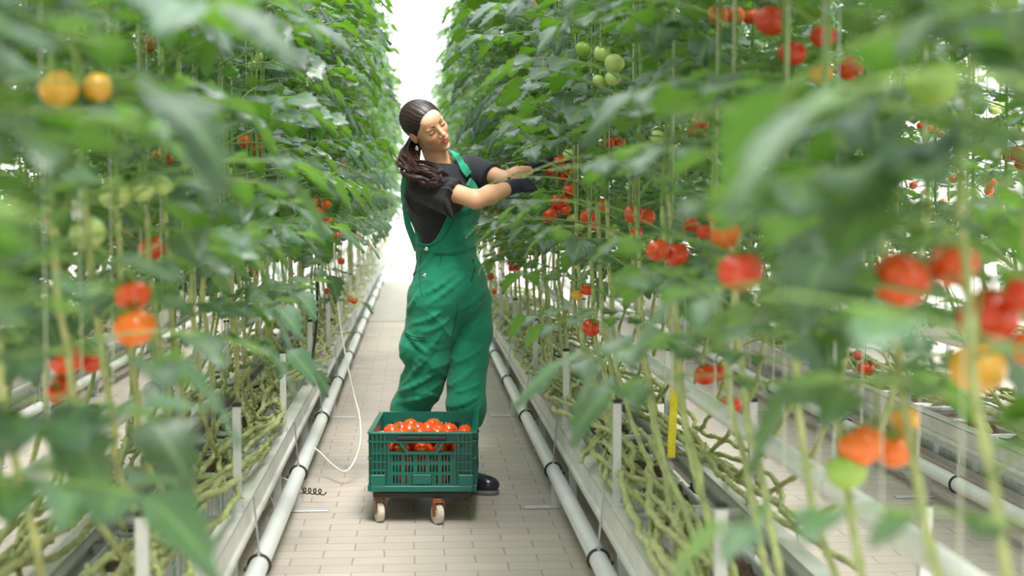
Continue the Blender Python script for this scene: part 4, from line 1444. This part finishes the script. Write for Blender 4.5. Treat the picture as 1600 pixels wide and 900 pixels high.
# gloves
for s_, wr, ha, nrm, curl, ts in (('R', J['wrR'], J['haR'], np.array([.30, .75, -.45]), (.30, .42), 1), ('L', J['wrL'], J['haL'], np.array([.55, -.35, -.65]), (.35, .50), -1)):
    g = Grid(wr - [.09, .12, .11], wr + [.21, .16, .12], .0026)
    F = hand(g.P, wr, ha - wr, nrm, 0.98, curl, .30, .5, grow=.001, thumb_sign=ts)
    ax_ = (wr - (J['elR'] if s_ == 'R' else J['elL'])); ax_ = ax_ / np.linalg.norm(ax_)
    F = smin(F, np.maximum(cone(g.P, wr - ax_ * .05, wr + ax_ * .01, .034, .029), -((g.P - wr) @ ax_.astype(np.float32) + .045)), .012)
    F = F + .0008 * np.sin(((g.P - wr) @ ax_.astype(np.float32)) * 700) * ((g.P - wr) @ ax_.astype(np.float32) < -.012)
    cloth_obj('glove', g, F, M['glove'])

# t-shirt
lo = np.array([J['shR'][0] - .14, 5.88, J['waist'][2] - .10]); hi = np.array([J['shL'][0] + .26, 6.60, J['neck'][2] + .07])
g = Grid(lo, hi, .0048); P = g.P
d = torso(P, .006)
for sh, el, fr, rr, sag in ((J['shR'], J['elR'], .62, .084, .030), (J['shL'], J['elL'], .62, .074, .018)):
    ax_ = (el - sh); L_ = np.linalg.norm(ax_); ax_ = ax_ / L_
    end = sh + ax_ * L_ * fr
    a = cone(P, sh + [0, 0, -.010], end + ax_ * .08 + [0, 0, -sag], rr - .008, rr)
    a = smax(a, (P - end) @ ax_.astype(np.float32), .004)
    a = a + folds(P, [.5, .3, .8], 80, .0050, 5)
    hem = np.abs((P - end) @ ax_.astype(np.float32) + .022); a = a + .0012 * np.exp(-(hem / .002) ** 2)
    d = smin(d, a, .022)
d = d + folds(P, [.45, .2, 1], 80, .0065, 2) + .0022 * vnoise(P, 22, 4)
cut = P[..., 2] - (J['neck'][2] - .010 - .50 * ((P - J['neck']) @ FW.astype(np.float32)).clip(0, .06))
neckd = cone(P, J['neck'] + [-.004, .004, -.06], J['neck'] + [0, 0, .10], .064, .064)
d = smax(d, -neckd, .006)
col = np.abs(neckd - .004) - .004
ringz = np.abs(P[..., 2] - (J['neck'][2] + .004 - .35 * ((P - J['neck']) @ FW.astype(np.float32)))) - .010
d = np.minimum(d, smax(col, ringz, .004))
cloth_obj('t_shirt', g, d, M['tee'])

# overalls: hips, bib and back panel, legs
lo = np.array([J['kneeR'][0] - .20, 5.98, .24]); hi = np.array([J['hipL'][0] + .17, 6.66, J['neck'][2] - .03])
g = Grid(lo, hi, .0056); P = g.P
q = P - np.array(J['chest'], np.float32)
fx = q @ FW.astype(np.float32); rx = q @ RT.astype(np.float32)
th = np.arctan2(rx, fx)                                     # 0 front, +pi/2 her right, pi back
zf = np.array(W(715, 316, 6.15))[2]; zs = np.array(W(655, 379, 6.2))[2]; zb = np.array(W(628, 328, 6.35))[2]
c1 = np.clip(1 - np.abs(th) / 1.42, 0, 1); fr = c1 * c1 * (3 - 2 * c1)
fr = np.clip((np.cos(th) - .12) / .66, 0, 1) ** 2.1; fr = smin(fr, np.float32(1.0), .1)
bk = np.clip((-np.cos(th) - .15) / .7, 0, 1); bk = bk * bk * (3 - 2 * bk)
ztop = zs + (zf - zs) * fr + (zb - zs) * bk
d = smax(torso(P, .014), P[..., 2] - ztop, .004)
# loose hips
d = smin(d, ell(P, J['pelvis'] + [0, 0, -.02], (.178, .148, .17), RB), .05)
d = smax(d, P[..., 2] - ztop, .004)
legs = []
def leg(path, rad):
    e = None
    for (a, b), (ra, rb) in zip(zip(path, path[1:]), zip(rad, rad[1:])):
        c = cone(P, a, b, ra, rb)
        e = c if e is None else smin(e, c, .03)
    return e
pR = [np.array(W(679, 470, 6.23)), np.array(W(673, 515, 6.24)), np.array(W(669, 560, 6.25)), np.array(W(659, 600, 6.28)), np.array(W(641, 638, 6.33)), np.array(W(634, 664, 6.36))]
pL = [np.array(W(733, 470, 6.34)), np.array(W(736, 515, 6.31)), np.array(W(732, 560, 6.27)), np.array(W(729, 600, 6.24)), np.array(W(729, 635, 6.21)), np.array(W(731, 668, 6.19))]
eR = leg(pR, [.125, .108, .092, .092, .084, .074])
eL = leg(pL, [.105, .095, .086, .081, .084, .062])
# cargo pocket on her right thigh, and folds
pk = ell(P, np.array(W(641, 545, 6.22)), (.050, .062, .085))
eR = smin(eR, pk, .018)
eR = eR + folds(P, [.70, .1, .75], 60, .0055, 11) + folds(P, [-.5, .1, 1], 90, .0035, 13)
eL = eL + folds(P, [.70, .1, .80], 60, .0055, 21) + folds(P, [-.4, .1, 1], 90, .0035, 23)
eR = smax(eR, -(P[..., 2] - (pR[-1][2] - .0)), .01); eL = smax(eL, -(P[..., 2] - (pL[-1][2] - .0)), .02)
d = smin(d, eR, .020); d = smin(d, eL, .008)
up = P[..., 2] > .70
d = d + folds(P, [-.5, .1, .9], 70, .0045, 31) * np.clip((P[..., 2] - .62) / .1, 0, 1) * np.clip((1.10 - P[..., 2]) / .1, 0, 1)
d = d + .0018 * vnoise(P, 26, 6) + .0028 * vnoise(P, 11, 9)
# pulled creases, laid where the cloth surface is

def surf(px, py, F=None):
    F = d if F is None else F
    for Y in np.arange(5.99, 6.62, .002):
        p = np.array(W(px, py, Y)); i = np.round((p - g.lo) / g.h).astype(int)
        if (i >= 0).all() and (i < F.shape).all() and F[tuple(i)] < 0: return p
    return None


d0 = d.copy()
for (x0, y0, x1, y1, r_) in ((659, 462, 712, 427, 1), (668, 476, 730, 427, 1), (637, 485, 655, 455, 1), (645, 505, 686, 489, 1), (761, 447, 726, 480, 1), (759, 462, 728, 489, .8),
                             (631, 511, 667, 552, 1.1), (640, 586, 680, 542, 1), (624, 611, 680, 583, 1), (620, 627, 674, 617, 1.1), (704, 602, 742, 574, 1), (705, 636, 750, 617, 1), (713, 567, 755, 542, .8),
                             (742, 652, 752, 624, .8), (712, 378, 746, 349, .7), (660, 520, 700, 500, .8), (650, 566, 690, 520, .7), (715, 520, 752, 498, .8), (712, 612, 748, 600, .7), (630, 600, 655, 570, .8)):
    n_ = 6; pr = None
    for k in range(n_):
        t = k / (n_ - 1)
        c_ = surf(x0 + (x1 - x0) * t, y0 + (y1 - y0) * t + 3 * math.sin(t * 3.1), d0)
        if c_ is None: pr = None; continue
        if pr is not None:
            w0 = .0075 * r_ * math.sin(math.pi * (.15 + .7 * (k - 1) / (n_ - 1))); w1 = .0075 * r_ * math.sin(math.pi * (.15 + .7 * t))
            d = smin(d, cone(P, pr, c_, w0, w1), .013)
        pr = c_
OV = d
over = cloth_obj('overalls', g, d, M['overall'], it=1)
for k, line_ in enumerate(([(661, 396), (680, 399), (700, 399), (720, 396), (738, 391), (754, 384)], [(661, 393), (680, 396), (700, 396), (720, 393), (738, 388), (753, 381)],
                           [(659, 392), (657, 412), (656, 432), (657, 450), (660, 463)], [(738, 404), (741, 415), (739, 428), (735, 441)], [(740, 405), (743, 415), (741, 428), (737, 440)],
                           [(713, 336), (730, 329), (749, 319)], [(713, 341), (730, 334), (749, 324)], [(632, 519), (646, 526), (666, 527)], [(633, 522), (646, 530), (666, 531)],
                           [(650, 383), (668, 385), (684, 379), (697, 366), (706, 348), (710, 332)], [(652, 420), (644, 432)], [(716, 470), (712, 500), (706, 530)], [(690, 400), (687, 415)])):
    pts_ = [surf(*q_, OV) for q_ in spline([(*q_, 0) for q_ in line_], 4 * len(line_))[:, :2]]
    pts_ = [q_ for q_ in pts_ if q_ is not None]
    if len(pts_) > 3:
        A_ = np.array(pts_); A_[1:-1] = (A_[:-2] + A_[1:-1] * 2 + A_[2:]) / 4; A_ = A_ + [-.0004, -.0022, 0]
        MB().tube(A_ - pof, .0016, 6).build('stitched_seam', M['seam'], over, smooth=True)

# straps: flat bands lying over the shirt
def band(name, pts, width, nrm, m, parent, thick=.003):
    P_ = spline(pts, 40); t = np.gradient(P_, axis=0); t /= np.linalg.norm(t, axis=1)[:, None]
    n = np.array(nrm, float); n = n - t * (t @ n)[:, None]; n /= np.linalg.norm(n, axis=1)[:, None]
    s = np.cross(t, n); vs = []
    for i in range(40):
        for a, b in ((-1, 0), (-1, 1), (1, 1), (1, 0)): vs.append(P_[i] + s[i] * width / 2 * a + n[i] * thick * b)
    fs = []
    for i in range(39):
        for k in range(4): a = i * 4 + k; b = i * 4 + (k + 1) % 4; fs.append((a, b, b + 4, a + 4))
    fs += [(0, 1, 2, 3), (159, 158, 157, 156)]
    mb = MB(); mb.add(np.array(vs) - pof, fs)
    return mb.build(name, m, parent)


def on_torso(px, py, Y0, grow):
    """march along the line of sight onto the shirt, near depth Y0"""
    best = None
    for Y in np.arange(Y0 - .22, Y0 + .25, .002):
        p = np.array(W(px, py, Y))
        if torso(p[None].astype(np.float32), grow)[0] < 0: return p
    return np.array(W(px, py, Y0))


sp = [on_torso(px, py, 6.22, .016) for px, py in ((704, 232), (711, 241), (719, 253), (726, 266))]
sp = [np.array(W(703, 236, 6.30))] + sp[1:]
band('strap', sp, .030, [.35, -.85, .35], M['strap'], person, .004)
b2 = [on_torso(px, py, 6.2, .018) for px, py in ((722, 259), (727, 267), (731, 273))]
band('strap_slider', b2, .038, [.35, -.85, .35], M['strap'], person, .008)
b3 = [on_torso(px, py, 6.2, .012) for px, py in ((727, 266), (732, 276), (737, 290), (738, 302))]
band('elastic_strap', b3, .026, [.35, -.85, .3], M['tee'], person, .004)
b4 = [on_torso(px, py, 6.2, .020) for px, py in ((731, 284), (737, 291), (741, 300))]
band('buckle', b4, .040, [.35, -.85, .3], M['strap'], person, .009)
b4 = [on_torso(px, py, 6.2, .016) for px, py in ((738, 296), (740, 308), (741, 322))]
band('bib_tab', b4, .032, [.35, -.85, .2], M['overall'], person, .006)
bs = [np.array(W(*p)) for p in ((645, 262, 6.24), (636, 272, 6.24), (631, 290, 6.26), (631, 312, 6.30), (634, 330, 6.34), (638, 350, 6.34), (646, 372, 6.30), (652, 388, 6.26))]
band('back_strap', bs, .040, [-.8, -.5, .1], M['overall'], person, .005)
# snap buttons
for px, py in ((667, 389), (664, 430)):
    best = None
    for Y in np.arange(5.95, 6.4, .002):
        p = np.array(W(px, py, Y))
        if min(torso(p[None].astype(np.float32), .018)[0], ell(p[None].astype(np.float32), J['pelvis'] + [0, 0, -.02], (.181, .151, .17), RB)[0]) < 0: best = p; break
    if best is None: best = np.array(W(px, py, 6.13))
    mb = MB(); R = Vector((-.25, -.95, 0)).to_track_quat('Z', 'Y').to_matrix()
    mb.lathe([(0.0001, .006), (.004, .0058), (.0085, .004), (.0095, .001), (.0095, -.004)], 20, rot=np.array(R))
    mb.build('snap_button', M['earring'], person, smooth=True, loc=Vector(best - pof) + Vector((-.001, -.004, 0)))
# dark tool loops behind her left thigh
for k, (px, py) in enumerate(((764, 486), (764, 500))):
    a = np.array(W(px - 6, py - 12, 6.33)); mb = MB()
    b_ = a + [.028, 0, -.040]; c_ = a + [-.004, 0, -.044]
    tri = [a, b_, c_]; vs = [p - pof for p in tri] + [p - pof + [0, .02, 0] for p in tri]
    mb.add(vs, [(0, 1, 2), (5, 4, 3), (0, 3, 4, 1), (1, 4, 5, 2), (2, 5, 3, 0)])
    mb.build('pocket_flap', M['overall'], person)

# boots
def boot(ank, knee, toe_dir, name='boot'):
    td = np.array([*toe_dir, 0.0]); td /= np.linalg.norm(td); sd = np.array([-td[1], td[0], 0])
    R = np.stack([td, sd, [0, 0, 1.0]])
    a = np.array([ank[0], ank[1], 0.0])
    lo = a - [.28, .28, .02]; hi = a + [.28, .28, .42]
    g = Grid(lo, hi, .0042); P = g.P
    top = ank + (knee - ank) * .72
    d = cone(P, a + [0, 0, .085], top, .046, .060)
    d = smin(d, ell(P, a - td * .030 + [0, 0, .045], (.040, .035, .050), R), .03)
    d = smin(d, ell(P, a + td * .055 + [0, 0, .052], (.075, .040, .042), R), .035)
    d = smin(d, ell(P, a + td * .135 + [0, 0, .040], (.062, .046, .040), R), .03)
    d = d + .0016 * np.exp(-((P[..., 2] - .027) / .003) ** 2)
    d = smax(d, -(P[..., 2] - .016), .004)
    d = smax(d, P[..., 2] - (top[2] - .01), .004)
    V, Q = g.mesh(d); V = relax(V, Q, 1)
    b = link(name, mesh_from(V - pof, Q, name, [M['boot']]), person)
    lo = a - [.28, .28, .02]; hi = a + [.28, .28, .05]
    g = Grid(lo, hi, .0042); P = g.P; P2 = P.copy(); P2[..., 2] = .030
    s = smin(ell(P2, a - td * .030 + [0, 0, .030], (.040, .034, .05), R), ell(P2, a + td * .135 + [0, 0, .03], (.060, .045, .04), R), .05)
    s = smin(s, ell(P2, a + td * .05 + [0, 0, .03], (.075, .034, .05), R), .03)
    s = np.maximum(np.maximum(s, P[..., 2] - .021), -(P[..., 2] - .001))
    V, Q = g.mesh(s)
    link('sole', mesh_from(V - pof, Q, 'sole', [M['bootsole']]), b)


boot(np.array([.170, 6.15, .08]), pL[-1] + np.array([0, 0, .16]), (.95, -.42))
boot(np.array([-.035, 6.52, .08]), pR[-1] + np.array([0, 0, .14]), (-.2, -1))
# boot-top draw cord
c = np.array(W(741, 668, 6.15)) - pof
MB().tube(spline([c, c + [.006, -.004, -.012], c + [.016, -.006, -.006], c + [.020, -.006, -.020]], 16), .0022, 6).build('boot_cord', M['tee'], person)

# hair
g = Grid(HC - [.15, .15, .15], HC + [.15, .15, .15], .0024)
q = to_head(g.P); ax = q.copy(); ax[..., 0] = np.abs(ax[..., 0])
sk = ell(q, (0, -.020, .030), (.081, .0985, .087))
sk = smin(sk, ell(q, (0, -.060, -.045), (.050, .040, .045)), .03)
line = q[..., 1] - (.020 + .72 * (q[..., 2] - .002) + .010 * np.abs(np.sin(ax[..., 0] * 18)) - .28 * np.clip(ax[..., 0] - .045, 0, 1))
line = np.where(q[..., 2] < .0, q[..., 1] - (.018 + .85 * q[..., 2]), line)
d = smax(sk, line, .010)
d = smax(d, -(q[..., 2] + .095), .01)
stre = np.arctan2(q[..., 0], q[..., 2] + .06)
d = d + .0006 * np.sin(stre * 60 + 3 * vnoise(q, 30, 2)) + .0004 * np.sin(stre * 140 + 4 * vnoise(q, 40, 4))
d = smax(d, -(ell(ax, (.078, -.004, -.012), (.016, .020, .030))), .004)
V, Q = g.mesh(d * HS)
hair = link('hair', mesh_from(V - pof, Q, 'hair', [M['hair']]), person)
# gathered curls over her right shoulder
pt = [head_pt((-.015, -.100, -.062)), np.array(W(640, 252, 6.16)), np.array(W(654, 268, 6.07)), np.array(W(676, 275, 6.03)), np.array(W(692, 286, 6.035)), np.array(W(701, 299, 6.05))]
core = spline(pt, 50)
mb = MB(); rr = random.Random(3)
env = lambda t: .020 + .034 * math.sin(math.pi * min(1, t * 1.05)) ** .7
for lk in range(26):                # locks, each a bundle of fine strands on a wandering helix
    a0 = rr.uniform(0, 6.28); rad = math.sqrt(rr.random()); end = int(50 * rr.uniform(.62, 1)); st = rr.choice([0, 0, 0, 3])
    ph = rr.uniform(0, 6.28); fq = rr.uniform(13, 21); am = rr.uniform(.006, .013); lr = rr.uniform(.006, .011)
    for k in range(26):
        b0 = rr.uniform(0, 6.28); br = lr * math.sqrt(rr.random()); dph = rr.uniform(-.35, .35); e2 = end - rr.randint(0, 7)
        pts = []
        for i in range(st, e2):
            t = i / 49; e = env(t) * rad
            off = np.array([math.cos(a0 + t * 1.2) * e, math.sin(a0 + t) * e * .8, math.sin(a0 + 1.4 * t) * e * .9 - .01 * t])
            wv = am * min(1, t * 5) * np.array([math.sin(fq * t + ph + dph), math.cos(fq * t * .9 + ph + dph), math.cos(fq * t + ph + dph)])
            bb = br * min(1, .4 + t * 3) * np.array([math.cos(b0 + 3 * t), math.sin(b0 + 3 * t), math.cos(b0 * 1.7 + 2 * t)])
            pts.append(core[i] + off + wv + bb)
        if len(pts) > 4: mb.tube(np.array(pts) - pof, np.linspace(.0019, .0008, len(pts)), 4, cap=False)
for k in range(7):                  # fly-away curl at the back
    a = core[4]; o_ = np.array([-.03 - .004 * k, 0, -.01 * k])
    mb.tube(spline([a, a + o_ + [-.015, 0, 0], a + o_ + [-.02, -.01, -.03], a + o_ + [.0, -.01, -.05], a + o_ + [.012, -.01, -.035]], 20) - pof, .0012, 4, cap=False)
mb.build('ponytail', M['curl'], hair, smooth=True)
# earring
e = head_pt((-.079, -.004, -.045))
mb = MB()
for i, (dx, dz, r) in enumerate(((0, 0, .0055), (.005, -.006, .0045), (-.003, -.009, .0045), (.003, -.014, .005))):
    mb.lathe([(.0001, -r), (r * .7, -r * .7), (r, 0), (r * .7, r * .7), (.0001, r)], 10, center=(dx, -.006, dz))
mb.build('earring', M['earring'], person, smooth=True, loc=Vector(e - pof) + Vector((-.002, -.012, -.004)))
# eyelashes
for s in (-1, 1):
    pts = [head_pt((s * .031 + s * .0145 * t, .0815 - .0045 * t * t - .002 * t, -.0060 + .0032 * t * t - .0008 * t)) for t in np.linspace(-1, 1, 9)]
    MB().tube(np.array(pts) - pof, .0011, 5).build('eyelashes', M['lash'], person)
